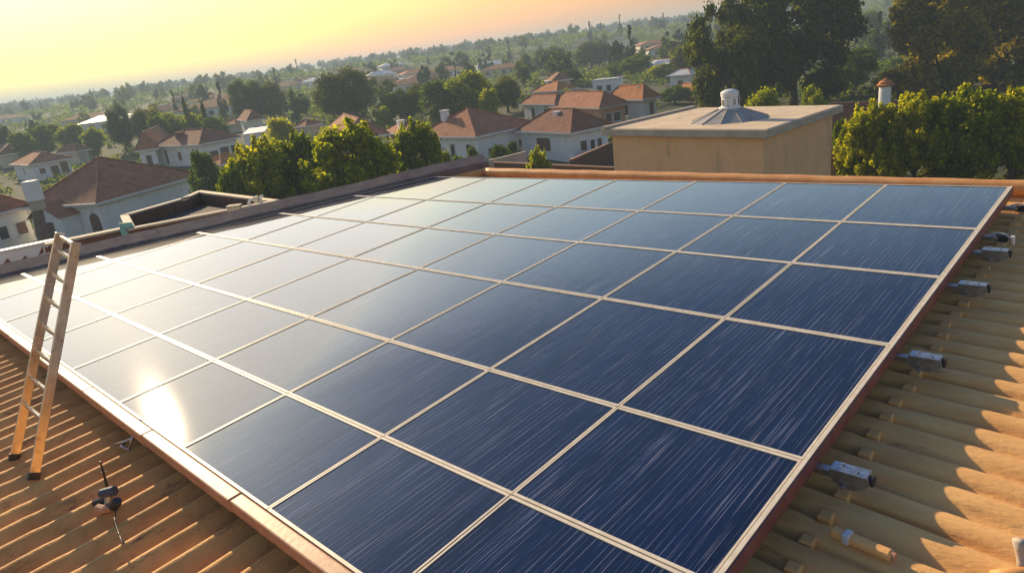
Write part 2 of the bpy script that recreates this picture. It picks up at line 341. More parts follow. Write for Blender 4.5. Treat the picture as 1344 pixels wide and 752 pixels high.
# ------------------------------------------------------------------ solar array
ux = [0.0, 1.6, 3.201, 4.919, 6.755, 8.635, 10.638, 12.7, 14.8, 16.9, 19.0]
vy = [0.0, -2.001, -3.714, -5.473, -7.471, -8.859, -10.024]
ordn = ['first', 'second', 'third', 'fourth', 'fifth', 'sixth', 'seventh', 'eighth', 'ninth', 'tenth']
def inset(poly, ds):
    n = len(poly); out = []
    for i in range(n):
        p0, p1, p2 = [np.array(poly[k % n], float) for k in (i-1, i, i+1)]
        def line(a, b, d):
            t = (b-a)/np.linalg.norm(b-a); nn = np.array([-t[1], t[0]]); return a+nn*d, t
        a, ta = line(p0, p1, ds[(i-1) % n]); b, tb = line(p1, p2, ds[i])
        A = np.array([ta, -tb]).T; s = np.linalg.solve(A, b-a); out.append(tuple(a+ta*s[0]))
    return out
def panel(poly, fw, label):
    # poly counter-clockwise in roof x,y ; fw = frame width for each side
    c = np.mean(poly, 0); t = thing('solar_panel', label, 'solar panel', (c[0], c[1], random.uniform(-.003, .002)), group='solar panels of the roof array', roof=True)
    loc = [(p[0]-c[0], p[1]-c[1]) for p in poly]
    out = inset(loc, [.006]*len(loc)); inn = inset(loc, fw); n = len(loc)
    v = [(p[0], p[1], -.035) for p in out]+[(p[0], p[1], .002) for p in out]+[(p[0], p[1], .002) for p in inn]+[(p[0], p[1], -.010) for p in inn]
    f = []
    for i in range(n):
        j = (i+1) % n
        f += [(i, j, n+j, n+i), (n+i, n+j, 2*n+j, 2*n+i), (2*n+i, 2*n+j, 3*n+j, 3*n+i)]
    MB().add(v, f).build('frame', MT['frame'], t)
    q = inset(loc, [w-.002 for w in fw])
    MB().prism(q, -.030, -.006).build('glass', MT['panel'], t)
cnt = 0
for i in range(6):
    y1, y0 = vy[i], vy[i+1]
    for j in range(len(ux)-1):
        x1, x0 = -ux[j], -ux[j+1]
        lt, lb = par_x(y1), par_x(y0)
        a, b = max(x0, lb), max(x0, lt)          # left edge at bottom, top
        if b >= x1-.5: 
            continue
        last = max(-ux[j+2] if j+2 < len(ux) else -99, lt) >= -ux[j+1]-.5     # would leave a sliver: stretch this panel to the wall
        if last or b > x0+.01: a, b = lb, lt; last = True
        poly = [(a, y0), (x1, y0), (x1, y1), (b, y1)]
        wA, wB = .033, .021
        lab = 'solar panel, %s row from the ridge, %s from the array\'s right edge' % (ordn[i], ordn[j])
        if last: lab += ', beside parapet'
        panel(poly, [wA, wB, wA, wB], lab); cnt += 1
        if last: break
print('panels', cnt)
fb = thing('edge_beam', 'long pinkish tan beam along the ladder side edge of the solar array', 'beam', (0, 0, 0), roof=True)
m_ = MB(); prev = None
for k in range(0, 9):
    xa, xb = -17.6+k*2.0, -17.6+(k+1)*2.0-.006
    xb = min(xb, .05)
    if xa < xb: m_.box(xa, xb, -10.155+.006*wob[k], -10.028, -.115, .012+.002*wob[k+9])
m_.build('board', MT['beam'], fb, bevel=.015)
rb = thing('edge_beam', 'maroon sided beam with a pale top strip along the right edge of the array', 'beam', (0, 0, 0), roof=True)
MB().box(.004, .050, -10.15, -.01, -.120, -.004).build('board', MT['maroon'], rb, bevel=.006)
MB().box(.002, .034, -10.14, -.01, -.0035, .006).build('cover_strip', MT['frame'], rb)
# rails with clamps at their right ends, on feet
specs = [(-7.33, 1.0, 'nearest the camera', False), (-5.42, .92, 'second nearest the camera', False), (-3.62, .86, 'third nearest the camera', False),
         (-2.50, .86, 'fourth from the camera, below the broken one', False), (-1.90, .7, 'fifth from the camera, with a broken blackened end', True), (-.62, .55, 'furthest from the camera by the ridge roll', True)]
for (y, s, lab, broken) in specs:
    t = thing('mounting_rail', 'rail end at the array\'s right edge, '+lab, 'mounting rail', (0, y, -.13), group='rail ends along the right edge of the array', roof=True)
    MB().box(-11.5, .20, -.032, .032, -.035, .022).build('rail', MT['metal'], t, bevel=.006)
    for xx in np.arange(-11.2, 0.2, 2.2): MB().box(xx-.03, xx+.03, -.03, .03, -.20, -.036).build('foot', MT['metal'], t)
    if not broken:
        m_ = MB(); ar = [(x*1, z*1) for x, z in [(.14, .050), (.40, .050), (.415, -.01), (.37, -.06), (.30, -.085), (.22, -.085), (.165, -.05)]]
        vs2 = [(x, -.045, z) for x, z in ar]+[(x, .045, z) for x, z in ar]; n = len(ar)
        m_.add(vs2, [tuple(range(n)), tuple(range(n, 2*n))[::-1]]+[(i, n+i, n+(i+1) % n, (i+1) % n) for i in range(n)])
        m_.box(.15, .40, -.055, .055, .047, .060)
        cl = m_.build('clamp', MT['metal'], t, bevel=.005)
        for a_, b_, r_ in (((.24, -.05, -.065), (.24, -.075, -.07), .014), ((.33, -.02, .058), (.33, -.02, .075), .011), ((.22, .02, .058), (.22, .02, .078), .011)):
            MB().tube([a_, b_], r_, 8).build('bolt', MT['metal'], cl)
        MB().tube([(.395, 0, .012), (.432, 0, .012)], .042, 12).build('end_cap', MT['black'], t, smooth=False)
    else:
        MB().box(.17, .30, -.03, .03, -.05, .03).build('clamp', MT['black'], t, bevel=.01)
        MB().tube([(.12, .0, .03), (.2, .03, .05), (.28, .0, .04), (.33, -.03, .0), (.34, -.03, -.07)], .012, 6).build('bent_wire', MT['alu'], t)
        if s > .6: MB().box(.33, .37, -.03, .02, -.08, .03).build('end_cap', MT['white'], t, bevel=.005)

# loose bits on the roof
t = thing('pipe_piece', 'short tan pipe piece with a silver tape band lying on the right tiles', 'pipe', (.47, -7.80, -.262), math.radians(-6), roof=True)
MB().box(-.17, .22, -.036, .036, -.03, .032).build('pipe', MT['tile_right'], t, bevel=.02)
MB().tube([(.205, 0, 0.0), (.235, 0, 0.0)], .028, 10).build('end_cap', MT['beam'], t)
MB().box(-.085, -.035, -.043, .043, -.036, .040).build('tape', MT['tin'], t, bevel=.012)
t = thing('pipe_hook', 'curled tan and grey pipe hook at the lower right corner of the roof', 'hook', (1.30, -7.55, -.31), roof=True)
MB().tube([(-.12, -.12, .03), (-.06, -.13, .06), (.0, -.10, .07), (.06, -.03, .05), (.12, .05, .05)], [.03, .045, .05, .045, .04], 12).build('pipe', MT['ridge'], t, smooth=True)
MB().tube([(-.02, .03, .22), (-.015, .02, .16), (.0, -.01, .10), (.01, -.04, .06)], [.04, .026, .022, .026], 10).build('hook_end', MT['coping'], t, smooth=True)

# ladder, leaning over the array from its two feet
FL = np.array([-7.30, -11.05, -.30]); FR = np.array([-6.56, -11.02, -.30])
def hit_x(px, py, x):
    d = ROOFR.T @ ray(px, py); s = (x-CL[0])/d[0]; return CL+d*s
TL = hit_x(79, 306, -7.16); TR = hit_x(100, 318, -6.62)
lad = thing('ladder', 'tall weathered metal ladder standing on the left tiles and leaning over the panels', 'ladder', (0, 0, 0), roof=True)
def bar(p, q, w, d, name, m, par, dirn):
    p, q = np.array(p), np.array(q); ax = q-p; ln = np.linalg.norm(ax); ax /= ln
    s = np.array(dirn, float); s -= ax*(s@ax); s /= np.linalg.norm(s); n_ = np.cross(ax, s)
    T = (np.stack([s, n_, ax], 1), p)
    return MB().box(-w/2, w/2, -d/2, d/2, 0, ln, T=T).build(name, m, par, bevel=min(w, d)*.18)
wd = FR-FL
bar(FL, TL, .034, .095, 'stile', MT['alu'], lad, wd); bar(FR, TR, .034, .095, 'stile', MT['alu'], lad, wd)
for k in range(8):
    s = [.24, .36, .48, .595, .71, .82, .925, .985][k]
    bar(FL+(TL-FL)*s, FR+(TR-FR)*s, .042, .032, 'rung', MT['alu'], lad, (0, .3, 1))
for P0, P1 in ((FL, TL), (FR, TR)):
    a = P0+(P1-P0)*.0; d = (P1-P0)/np.linalg.norm(P1-P0)
    bar(a-d*.02, a+d*.06, .045, .110, 'foot', MT['black'], lad, wd)
print('ladder', FL, TL, FR, TR, np.linalg.norm(TL-FL))

# small dark fitting with an upright rod
def on_roof(px, py, z):
    d = ROOFR.T @ ray(px, py); return CL+d*((z-CL[2])/d[2])
p = on_roof(143, 668, -.28)
t = thing('cable_fitting', 'small black and blue cable fitting with an upright rod on the left tiles', 'fitting', (p[0], p[1], -.30), roof=True); t.scale = (1.12,)*3
MB().tube([(-.13, -.02, .03), (-.06, -.05, .045), (.03, -.03, .05), (.10, .04, .055)], [.022, .034, .034, .022], 8).build('body', MT['beam'], t)
MB().tube([(-.16, -.05, .05), (-.10, .00, .07), (-.05, .03, .08)], [.036, .038, .036], 8).build('collar', MT['black'], t)
MB().tube([(.09, .02, .06), (.12, .05, .10), (.13, .06, .12)], [.04, .042, .036], 8).build('collar', MT['black'], t)
MB().tube([(-.05, .0, .15), (-.045, .005, .15), (.05, .08, .17), (.055, .085, .17)], [.028, .042, .042, .028], 10).build('housing', MT['blue'], t)
MB().tube([(.0, .0, .04), (.0, .04, .14)], .03, 8).build('stem', MT['metal'], t)
MB().tube([(.01, .05, .22), (.03, .06, .32), (.05, .07, .46)], [.012, .009, .007], 6).build('rod', MT['black'], t)
MB().tube([(.01, .05, .24), (-.03, .07, .30), (-.05, .06, .33), (-.06, .1, .31)], .007, 6).build('wire', MT['alu'], t)
MB().tube([(.12, .03, .05), (.3, -.03, .08), (.5, -.07, .06), (.72, -.10, .08)], .006, 6).build('cord', MT['black'], t)
p = on_roof(178, 585, -.28)
t = thing('wire_clip', 'twisted grey wire clip on the tiles beside the array beam', 'clip', (p[0], p[1], -.29), roof=True); t.scale = (1.35,)*3
MB().tube([(-.13, -.10, .04), (-.05, -.05, .06), (.03, .0, .09), (.06, .03, .15), (.04, .08, .22), (.12, .12, .20), (.2, .10, .18)], .011, 6).tube([(.05, -.06, .03), (.06, -.02, .1), (.05, .05, .18)], .010, 6).tube([(-.1, -.03, .03), (-.02, -.09, .05), (.06, -.06, .03)], .009, 6).build('clip', MT['metal'], t, smooth=True)

# ------------------------------------------------------------------ houses
def eave_solve(px, py, wh, zf=None):
    d = ray(px, py)
    Y = 20.0
    while Y < 900:
        p = EYE+d*(Y/d[1])
        if p[2] <= g(p[0], p[1])+wh: return p
        Y += .5
    return p
def windows(par, T, length, z0, h, spec, mw='trim'):
    # T(s, z, out) -> world-ish local point ; spec: list of (s centre 0..1, width, sill, height, style)
    for (s, w, sill, hh, st) in spec:
        c = s*length
        def quad(a0, a1, b0, b1, o0, o1):
            v = [T(a, b, o) for o in (o0, o1) for b in (b0, b1) for a in (a0, a1)]
            return v
        fcs = [(0, 2, 3, 1), (4, 5, 7, 6), (0, 1, 5, 4), (2, 6, 7, 3), (0, 4, 6, 2), (1, 3, 7, 5)]
        fr = .09; zb = z0+sill
        if st == 'door':
            MB().add(quad(c-w/2, c+w/2, zb, zb+hh, -.05, .03), fcs).build('door', MT['door'], par); continue
        m_ = MB()
        for (a0, a1, b0, b1) in ((c-w/2-fr, c+w/2+fr, zb-fr, zb), (c-w/2-fr, c+w/2+fr, zb+hh, zb+hh+fr), (c-w/2-fr, c-w/2, zb, zb+hh), (c+w/2, c+w/2+fr, zb, zb+hh)):
            m_.add(quad(a0, a1, b0, b1, -.03, .06), fcs)
        m_.add(quad(c-w/2-fr+.01, c+w/2+fr-.01, zb-fr+.01, zb+hh+fr-.01, -.09, -.028), fcs)
        wn = m_.build('window', MT[mw], par)
        MB().add(quad(c-w/2, c+w/2, zb, zb+hh, -.06, .015), fcs).build('pane', MT['door' if st == 'shut' else 'glass'], wn)
        MB().add(quad(c-w/2-.15, c+w/2+.15, zb-fr-.08, zb-fr-.002, -.02, .16), fcs).build('sill', MT['trim'], wn)
def hip_house(name, label, cat, K, A, B, wh=3.1, rise=2.0, wall='white', roof='roofA', wa=(), wb=(), chimney=None, oh=.55, flat=False, group=None, apex=None, extra=1.0):
    """K near eave corner pixel, A and B the far ends of its left and right eaves."""
    k = eave_solve(K[0], K[1], wh); ze = k[2]
    a = at_z(A[0], A[1], ze); b = at_z(B[0], B[1], ze)
    va, vb = (a-k)[:2], (b-k)[:2]; la, lb = np.linalg.norm(va), np.linalg.norm(vb)
    ta, tb = va/la, vb/lb
    # force a right angle between the two sides
    angA, angB = math.atan2(ta[1], ta[0]), math.atan2(tb[1], tb[0])
    dlt = (angA-angB) % (2*math.pi); adj = (dlt-math.pi/2)/2
    angA -= adj; angB += adj
    ta = np.array([math.cos(angA), math.sin(angA)]); tb = np.array([math.cos(angB), math.sin(angB)])
    def reach(t, px):                       # length that ends at the same bearing as the seen eave end
        bx = ray(px, A[1] if t is ta else B[1]); bx = bx[:2]; s = (k[0]*bx[1]-k[1]*bx[0])/(t[1]*bx[0]-t[0]*bx[1]); return s
    sa, sb = reach(ta, A[0]), reach(tb, B[0])
    if 0 < sa < min(5*la, 16): la = sa
    if 0 < sb < min(5*lb, 18): lb = sb
    la = max(la, 3.5)*1.0; lb = max(lb, 3.5)*extra
    gr = float(min(g(k[0], k[1]), g(*(k[:2]+ta*la)), g(*(k[:2]+tb*lb))))-.6
    root = thing(name, label, cat, (k[0], k[1], float(g(k[0], k[1]))), angB, group)
    zg = float(g(k[0], k[1]))
    # local frame: x along B, y along A ; origin at near eave corner
    e = ze-zg; lo = gr-zg; h_ = oh
    x0, x1, y0, y1 = h_, lb-h_, h_, la-h_
    if flat: x0, x1, y0, y1 = .15, lb-.15, .15, la-.15
    MB().box(x0, x1, y0, y1, lo, e-.06).build('wall', MT[wall], root)
    if flat:
        MB().box(0, lb, 0, la, e-.058, e+.14).build('roof', MT[roof], root)
        rf = None
    else:
        m_ = MB(); s = min(la, lb)/2
        if lb >= la: r0, r1 = (s, la/2), (lb-s, la/2)
        else: r0, r1 = (lb/2, s), (lb/2, la-s)
        if apex: r0 = r1 = (lb*apex[0], la*apex[1])
        zt = e+rise
        v = [(0, 0, e), (lb, 0, e), (lb, la, e), (0, la, e), (r0[0], r0[1], zt), (r1[0]+1e-3, r1[1]+1e-3, zt), (0, 0, e-.05), (lb, 0, e-.05), (lb, la, e-.05), (0, la, e-.05)]
        if lb >= la or apex: f = [(0, 1, 5, 4), (1, 2, 5), (2, 3, 4, 5), (3, 0, 4)]
        else: f = [(0, 1, 4), (1, 2, 5, 4), (2, 3, 5), (3, 0, 4, 5)]
        f += [(9, 8, 7, 6)]
        rf = m_.add(v, f).build('roof', MT[roof], root)
        m_ = MB()
        def rr(p, q, r=.11): m_.tube([p, q], r, 6)
        near = [(v[0], v[4]), (v[1], v[5] if lb >= la or apex else v[4]), (v[2], v[5]), (v[3], v[4] if (lb >= la or apex) else v[5]), (v[4], v[5])]
        for p_, q_ in near: rr(np.array(p_)+[0, 0, .03], np.array(q_)+[0, 0, .03])
        m_.build('ridge_tiles', MT['roofC' if roof == 'roofC' else 'roofA'], rf)
        m_ = MB()
        fas = [(0, lb, -.06, -.003), (0, lb, la+.003, la+.06)]
        for (p0, p1, q0, q1) in fas: m_.box(p0-.05, p1+.05, q0, q1, e-.2, e+.02)
        m_.box(-.06, -.003, 0, la, e-.2, e+.02); m_.box(lb+.003, lb+.06, 0, la, e-.2, e+.02)
        m_.build('fascia', MT['trim' if wall != 'orange_wall' else 'coping'], root)
    TB = lambda s_, z_, o: (x0+s_, y0-o, z_)
    TA = lambda s_, z_, o: (x0-o, y0+s_, z_)
    windows(root, TB, x1-x0, e-wh, wh, wb); windows(root, TA, y1-y0, e-wh, wh, wa)
    if chimney:
        for (fx, fy, w, hh, mm) in chimney:
            cx, cy = fx*lb, fy*la
            m_ = MB().box(cx-w/2, cx+w/2, cy-w/2, cy+w/2, e+.1, e+rise*.75+hh).box(cx-w/2-.08, cx+w/2+.08, cy-w/2-.08, cy+w/2+.08, e+rise*.75+hh+.002, e+rise*.75+hh+.15)
            m_.build('chimney', MT[mm], rf or root)
    return root, (k, ta, tb, la, lb, ze)
S = 'shut'; Gs = 'glass'
H1, H1i = hip_house('house', 'white house with broad brown tiled hip roof and arched doorway, close behind the left parapet', 'house', (127, 267), (30, 279), (268, 236), wh=3.6, rise=3.6, wall='white', roof='roofA', oh=.6,
          wb=(), wa=((.88, .9, 1.0, 1.2, S),), apex=(.42, .5))
hip_house('house', 'white house with brown tiled roof cut by the left picture edge', 'house', (-70, 297), (-190, 300), (44, 268), wh=3.6, rise=3.4, wall='white', roof='roofA', wb=((.86, 1.0, 1.0, 1.2, S), (.6, .9, 1.0, 1.2, Gs)), wa=())
hip_house('house', 'small white house with hip roof and two dark doors at the far left', 'house', (38, 217), (10, 213), (96, 207), wh=3.0, rise=1.6, roof='roofA', wb=((.22, .9, 1.2, .9, S), (.55, 1.2, .1, 2.1, S), (.82, 1.2, .6, 2.0, S)), wa=((.5, .6, 1.2, 1, Gs),))
hip_house('house', 'dark roofed low house half hidden at the far left edge', 'house', (-5, 205), (-60, 208), (40, 199), wh=2.8, rise=1.8, roof='roofB', wall='cream')
hip_house('house', 'white villa with pale columns and a water tank on its brown roof, left of centre', 'house', (176, 199), (136, 194), (202, 196), wh=3.4, rise=2.6, roof='roofA', wall='white', wa=((.25, 1.3, .3, 2.2, Gs), (.7, 1.3, .3, 2.2, Gs)), wb=((.5, .8, .5, 2, S),), chimney=((.2, .55, 1.0, .2, 'white'),))
hip_house('house', 'long white house with red shutters and dark hip roof beside the columned villa', 'house', (261, 190), (196, 187), (316, 178), wh=3.4, rise=2.0, roof='roofB', wall='white', wa=((.2, 1.2, 1, 1.3, S), (.5, 1., 1, 1.3, S), (.8, .8, .5, 2.2, Gs)), wb=((.3, 1.5, .6, 1.4, S), (.6, 1.6, 1.1, 1.2, S), (.85, .8, 1.1, 1.2, Gs)), chimney=((.3, .6, 1.1, .2, 'roofB'),))
hip_house('house', 'grey blue gabled house with orange annex roof behind the long white house', 'house', (324, 159), (291, 160), (347, 156), wh=3.4, rise=1.8, roof='roofB', wall='white', wb=((.5, 1, 1, 1.2, Gs),), wa=((.5, 1, 1, 1.2, S),))
hip_house('house', 'low orange roofed shed in front of the grey blue house', 'shed', (309, 163), (289, 163), (318, 161), wh=2.0, rise=1.1, roof='roofC', wall='cream')
hip_house('house', 'flat roofed white annex to the right of the long white house', 'house', (318, 178), (296, 174), (335, 176), wh=3.2, flat=True, roof='tin', wall='white', wb=((.5, 1.2, 1, 1.2, S),))
hip_house('house', 'small cream house with pale tin roof below the great round tree', 'house', (402, 166), (383, 166), (420, 162), wh=2.8, rise=1.0, roof='roofA', wall='cream', wa=((.5, 1., 1, 1, S),))
hip_house('house', 'long low brown roofed house behind the bright bushes', 'house', (448, 185), (375, 179), (512, 177), wh=3.0, rise=2.4, roof='roofA', wall='white', wa=((.12, .9, .2, 2, S), (.4, .9, .8, 1.4, S), (.7, .9, .8, 1.4, S)), chimney=((.45, .6, .9, .2, 'white'),))
hip_house('house', 'small brick house with white tank stand between brown roofs', 'house', (528, 178), (505, 178), (545, 176), wh=2.8, rise=.9, roof='roofA', wall='cream', chimney=((.4, .5, .9, .8, 'white'),))
hip_house('house', 'wide white house with four narrow windows and big brown hip roof, centre', 'house', (625, 180), (542, 178), (708, 160), wh=3.6, rise=2.9, roof='roofA', wall='white', wa=((.15, .8, .9, 1.7, Gs), (.42, .8, .9, 1.7, Gs), (.68, .7, .9, 1.7, Gs), (.9, .8, .9, 1.7, Gs)), wb=((.2, .8, 1, .9, S), (.38, .5, 1.2, .8, S), (.55, .5, 1.2, .8, S), (.72, .5, 1.2, .8, S)), chimney=((.25, .7, .8, .6, 'white'),), apex=(.4, .5))
hip_house('house', 'white house with one large dark window, left of the flat roofed block', 'house', (749, 175), (676, 175), (806, 165), wh=3.5, rise=2.2, roof='roofB', wall='white', wa=((.55, 2.6, 1.2, 1.5, S),), wb=((.3, .9, 1.2, 1.1, S), (.55, .6, 1.2, 1.0, Gs), (.75, .6, 1.2, 1.0, S)), chimney=((.4, .5, .7, .2, 'white'),))
hip_house('house', 'orange walled house with wide brown hip roof behind the white houses', 'house', (787, 142), (715, 142), (827, 136), wh=3.2, rise=1.9, roof='roofA', wall='orange_wall', wa=((.5, 1, 1, 1.2, Gs),), wb=((.3, 1, 1, 1.2, S), (.65, 1.2, 1, 1.2, Gs)))
hip_house('house', 'white house under a low brown roof left of the orange walled house', 'house', (728, 137), (681, 137), (752, 133), wh=3.0, rise=1.3, roof='roofA', wall='white', wa=((.3, 1, 1, 1.2, Gs), (.7, 1, .3, 2, S)))
hip_house('house', 'house with bright orange roof and shaded upper porch', 'house', (731, 120), (696, 121), (760, 115), wh=3.0, rise=1.5, roof='roofC', wall='cream', wb=((.3, 1., .8, 1.6, S), (.7, 1., .8, 1.6, S)), chimney=((.5, .7, .9, .4, 'white'),))
hip_house('house', 'low dark roofed house behind the orange roofed porch house', 'house', (724, 107), (698, 108), (752, 104), wh=2.6, rise=1.4, roof='roofB', wall='cream')
hip_house('house', 'white walled house with orange tiles beside the round garden tree', 'house', (844, 131), (793, 128), (867, 126), wh=3.2, rise=1.9, roof='roofC', wall='white', wb=((.6, .8, .8, 1.8, S),), wa=((.5, .8, .8, 1.8, Gs),), chimney=((.5, .3, .7, .1, 'cream'),))
hip_house('house', 'pale flat roofed house with teal end on the slope', 'house', (808, 104), (776, 106), (817, 101), wh=3.2, flat=True, roof='tin', wall='white', wa=((.3, 1, 1, 1.2, Gs), (.7, 1, 1, 1.2, Gs)))
hip_house('house', 'white house with grey tin roof at the edge of the tall tree', 'house', (907, 98), (874, 100), (921, 95), wh=3.2, rise=1.0, roof='tin', wall='white', wa=((.5, 1, 1, 1.2, S),))
hip_house('house', 'far low house with pale curved tin roof on the upper slope', 'house', (893, 84), (846, 84), (905, 82), wh=2.6, rise=1.2, roof='tin', wall='cream')
hip_house('house', 'low red roofed outbuilding beneath the grey tin roofed house', 'shed', (916, 119), (878, 112), (936, 113), wh=2.0, rise=1.0, roof='roofC', wall='brick')
hip_house('house', 'low tan tiled outhouse behind the long white house, under its garden tree', 'shed', (290, 216), (262, 216), (325, 206), wh=2.6, rise=1.0, roof='roofC', wall='cream')
hip_house('house', 'tiny mauve roofed house among the left trees', 'house', (100, 199), (72, 199), (113, 196), wh=2.6, rise=1.3, roof='roofB', wall='cream')

# porch gable with arched doorway in front of the broad brown roof
k, ta, tb, la, lb, ze = H1i
def h1(x, y, z): return k+np.array([tb[0]*x+ta[0]*y, tb[1]*x+ta[1]*y, z])
ang = math.atan2(tb[1], tb[0])
arch = [(.0, 0)]
pa = MB(); cyy = la*.16; rad = .62
ptsA = [(cyy-rad, -3.4), (cyy+rad, -3.4)]+[(cyy+rad*math.cos(a_), -1.75+rad*1.15*math.sin(a_)) for a_ in np.linspace(0, math.pi, 11)]
v = [(.56, y, z) for y, z in ptsA]+[(.62, y, z) for y, z in ptsA]; n = len(ptsA)
zl = ze-float(g(k[0], k[1]))
v = [(a_, b_, c_+zl) for a_, b_, c_ in v]
pa.add(v, [tuple(range(n)), tuple(range(n, 2*n))[::-1]]+[(i, (i+1) % n, n+(i+1) % n, n+i) for i in range(n)]).build('arched_door', MT['door'], H1)
gm = MB()
y0, y1 = la*.34, la*.72
gm.add([(-1.8, y0-.3, zl-.9), (-1.8, (y0+y1)/2, zl+.5), (-1.8, y1+.3, zl-.9), (1.6, y0-.3, zl-.9), (1.6, (y0+y1)/2, zl+.5), (1.6, y1+.3, zl-.9),
        (-1.8, y0-.3, zl-.98), (-1.8, (y0+y1)/2, zl+.40), (-1.8, y1+.3, zl-.98)], [(0, 1, 4, 3), (1, 2, 5, 4), (0, 6, 7, 1), (1, 7, 8, 2)])
gm.build('porch_roof', MT['roofA'], H1)
gw = MB().add([(-1.4, y0, zl-4.2), (-1.4, y1, zl-4.2), (-1.4, y1, zl-.95), (-1.4, (y0+y1)/2, zl+.3), (-1.4, y0, zl-.95),
               (.5, y0, zl-4.2), (.5, y1, zl-4.2), (.5, y1, zl-.95), (.5, (y0+y1)/2, zl+.3), (.5, y0, zl-.95)],
              [(0, 1, 2, 3, 4), (0, 5, 6, 1), (0, 4, 9, 5), (1, 6, 7, 2), (5, 9, 8, 7, 6)])
gw.build('porch_wall', MT['white'], H1)
MB().box(-1.45, -1.38, (y0+y1)/2-.7, (y0+y1)/2+.7, zl-3.4, zl-1.3).build('porch_window', MT['door'], H1)

# tall flue by the leftmost houses
p = at_Y(57, 312, 47); top = at_Y(44, 237, 47)
t = thing('chimney_flue', 'tall grey flue with a square white cowl between the two left houses', 'chimney', (p[0], p[1], float(g(p[0], p[1]))))
zt = float(top[2]); dx = float(top[0]-p[0])*.55
MB().tube([(0, 0, 0), (0, 0, zt-3.6), (dx*.5, 0, zt-2.4), (dx, 0, zt-1.0)], [.42, .38, .34, .30], 10).build('flue', MT['parapet'], t, smooth=True)
MB().box(dx-.40, dx+.40, -.4, .4, zt-1.35, zt).build('cowl', MT['white'], t, bevel=.05)
MB().box(dx-.35, dx+.35, -.35, .35, zt-2.0, zt-1.352).build('collar', MT['coping'], t, bevel=.05)

# neighbour's flat roof court behind the parapet
zc = 8.1
q = [at_z(*a_, zc)[:2] for a_ in ((-120, 372), (366, 264), (262, 251), (175, 268), (-10, 318), (-160, 340))]
q = [at_z(*a_, zc)[:2] for a_ in ((168, 303), (366, 265), (262, 252), (240, 262), (160, 285))]
cen = np.mean(q, 0)
t = thing('flat_roof_building', 'dark brown flat roofed building with cream coping behind the parapet', 'building', (cen[0], cen[1], 0))
ql = [tuple(a_-cen) for a_ in q]
qi = inset(ql, [.28]*5); 
n = 5
v = [(a_, b_, 0) for a_, b_ in ql]+[(a_, b_, zc) for a_, b_ in ql]+[(a_, b_, zc) for a_, b_ in qi]+[(a_, b_, zc-.45) for a_, b_ in qi]
f = []
for i in range(n):
    j = (i+1) % n; f += [(i, j, n+j, n+i), (n+i, n+j, 2*n+j, 2*n+i), (2*n+i, 2*n+j, 3*n+j, 3*n+i)]
MB().add(v, f).build('wall', MT['brown'], t)
MB().prism(qi, zc-1.0, zc-.44).build('roof', MT['dark'], t)
for i in range(n):
    a_, b_ = np.array(ql[i]), np.array(ql[(i+1) % n]); d = (b_-a_)/np.linalg.norm(b_-a_); nn = np.array([-d[1], d[0]])
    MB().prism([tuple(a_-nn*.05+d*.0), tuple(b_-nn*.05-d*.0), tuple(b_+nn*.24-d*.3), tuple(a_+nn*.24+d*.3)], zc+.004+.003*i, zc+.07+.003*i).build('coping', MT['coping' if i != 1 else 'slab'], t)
p = at_z(308, 274, 8.4)
t = thing('junction_box', 'small cream junction box on the brown wall top', 'box', (p[0], p[1], 8.17))
MB().box(-.22, .22, -.15, .15, 0, .32).build('case', MT['cream'], t, bevel=.02)
MB().box(-.24, .24, -.17, .17, .322, .36).build('lid', MT['coping'], t)
p = at_z(336, 266, 8.45)
t = thing('pipe_bracket', 'bent white pipe and bracket on the brown wall near its corner', 'pipe', (p[0], p[1], 8.17))
MB().tube([(-.25, 0, 0), (-.25, 0, .3), (-.15, 0, .42), (0, 0, .35)], .06, 8).tube([(.2, 0, 0), (.18, 0, .45), (.3, 0, .5)], .05, 8).build('pipe', MT['white'], t, smooth=True)
MB().box(-.05, .12, -.05, .05, .25, .5).build('bracket', MT['metal'], t)
p = at_z(166, 292, 8.4)
t = thing('teal_awning', 'small teal sheet propped at the end of the dark flat roof', 'awning', (p[0], p[1], 7.75), .4); t.scale = (.55, .55, .55)
MB().add([(-.5, 0, 0), (.5, .3, 0), (.25, .3, 1.1), (-.45, 0, 1.2), (-.5, .06, 0), (.5, .36, 0), (.25, .36, 1.1), (-.45, .06, 1.2)], [(0, 1, 2, 3), (7, 6, 5, 4), (0, 4, 5, 1), (3, 2, 6, 7), (1, 5, 6, 2), (0, 3, 7, 4)]).build('sheet', MT['teal'], t)
_a, _b = at_z(62, 323, zc-.1), at_z(184, 298, zc-.1); _d = _b-_a; _l = np.linalg.norm(_d[:2])
t = thing('garden_wall', 'dark red brown wall running left from the brown flat roofed building', 'wall', (_a[0], _a[1], 0), math.atan2(_d[1], _d[0]))
MB().box(0, _l-.15, 0, .3, 0, zc-.1).build('wall', MT['brown'], t)
MB().box(-.05, _l-.15, -.05, .35, zc-.097, zc-.02).build('coping', MT['coping'], t)
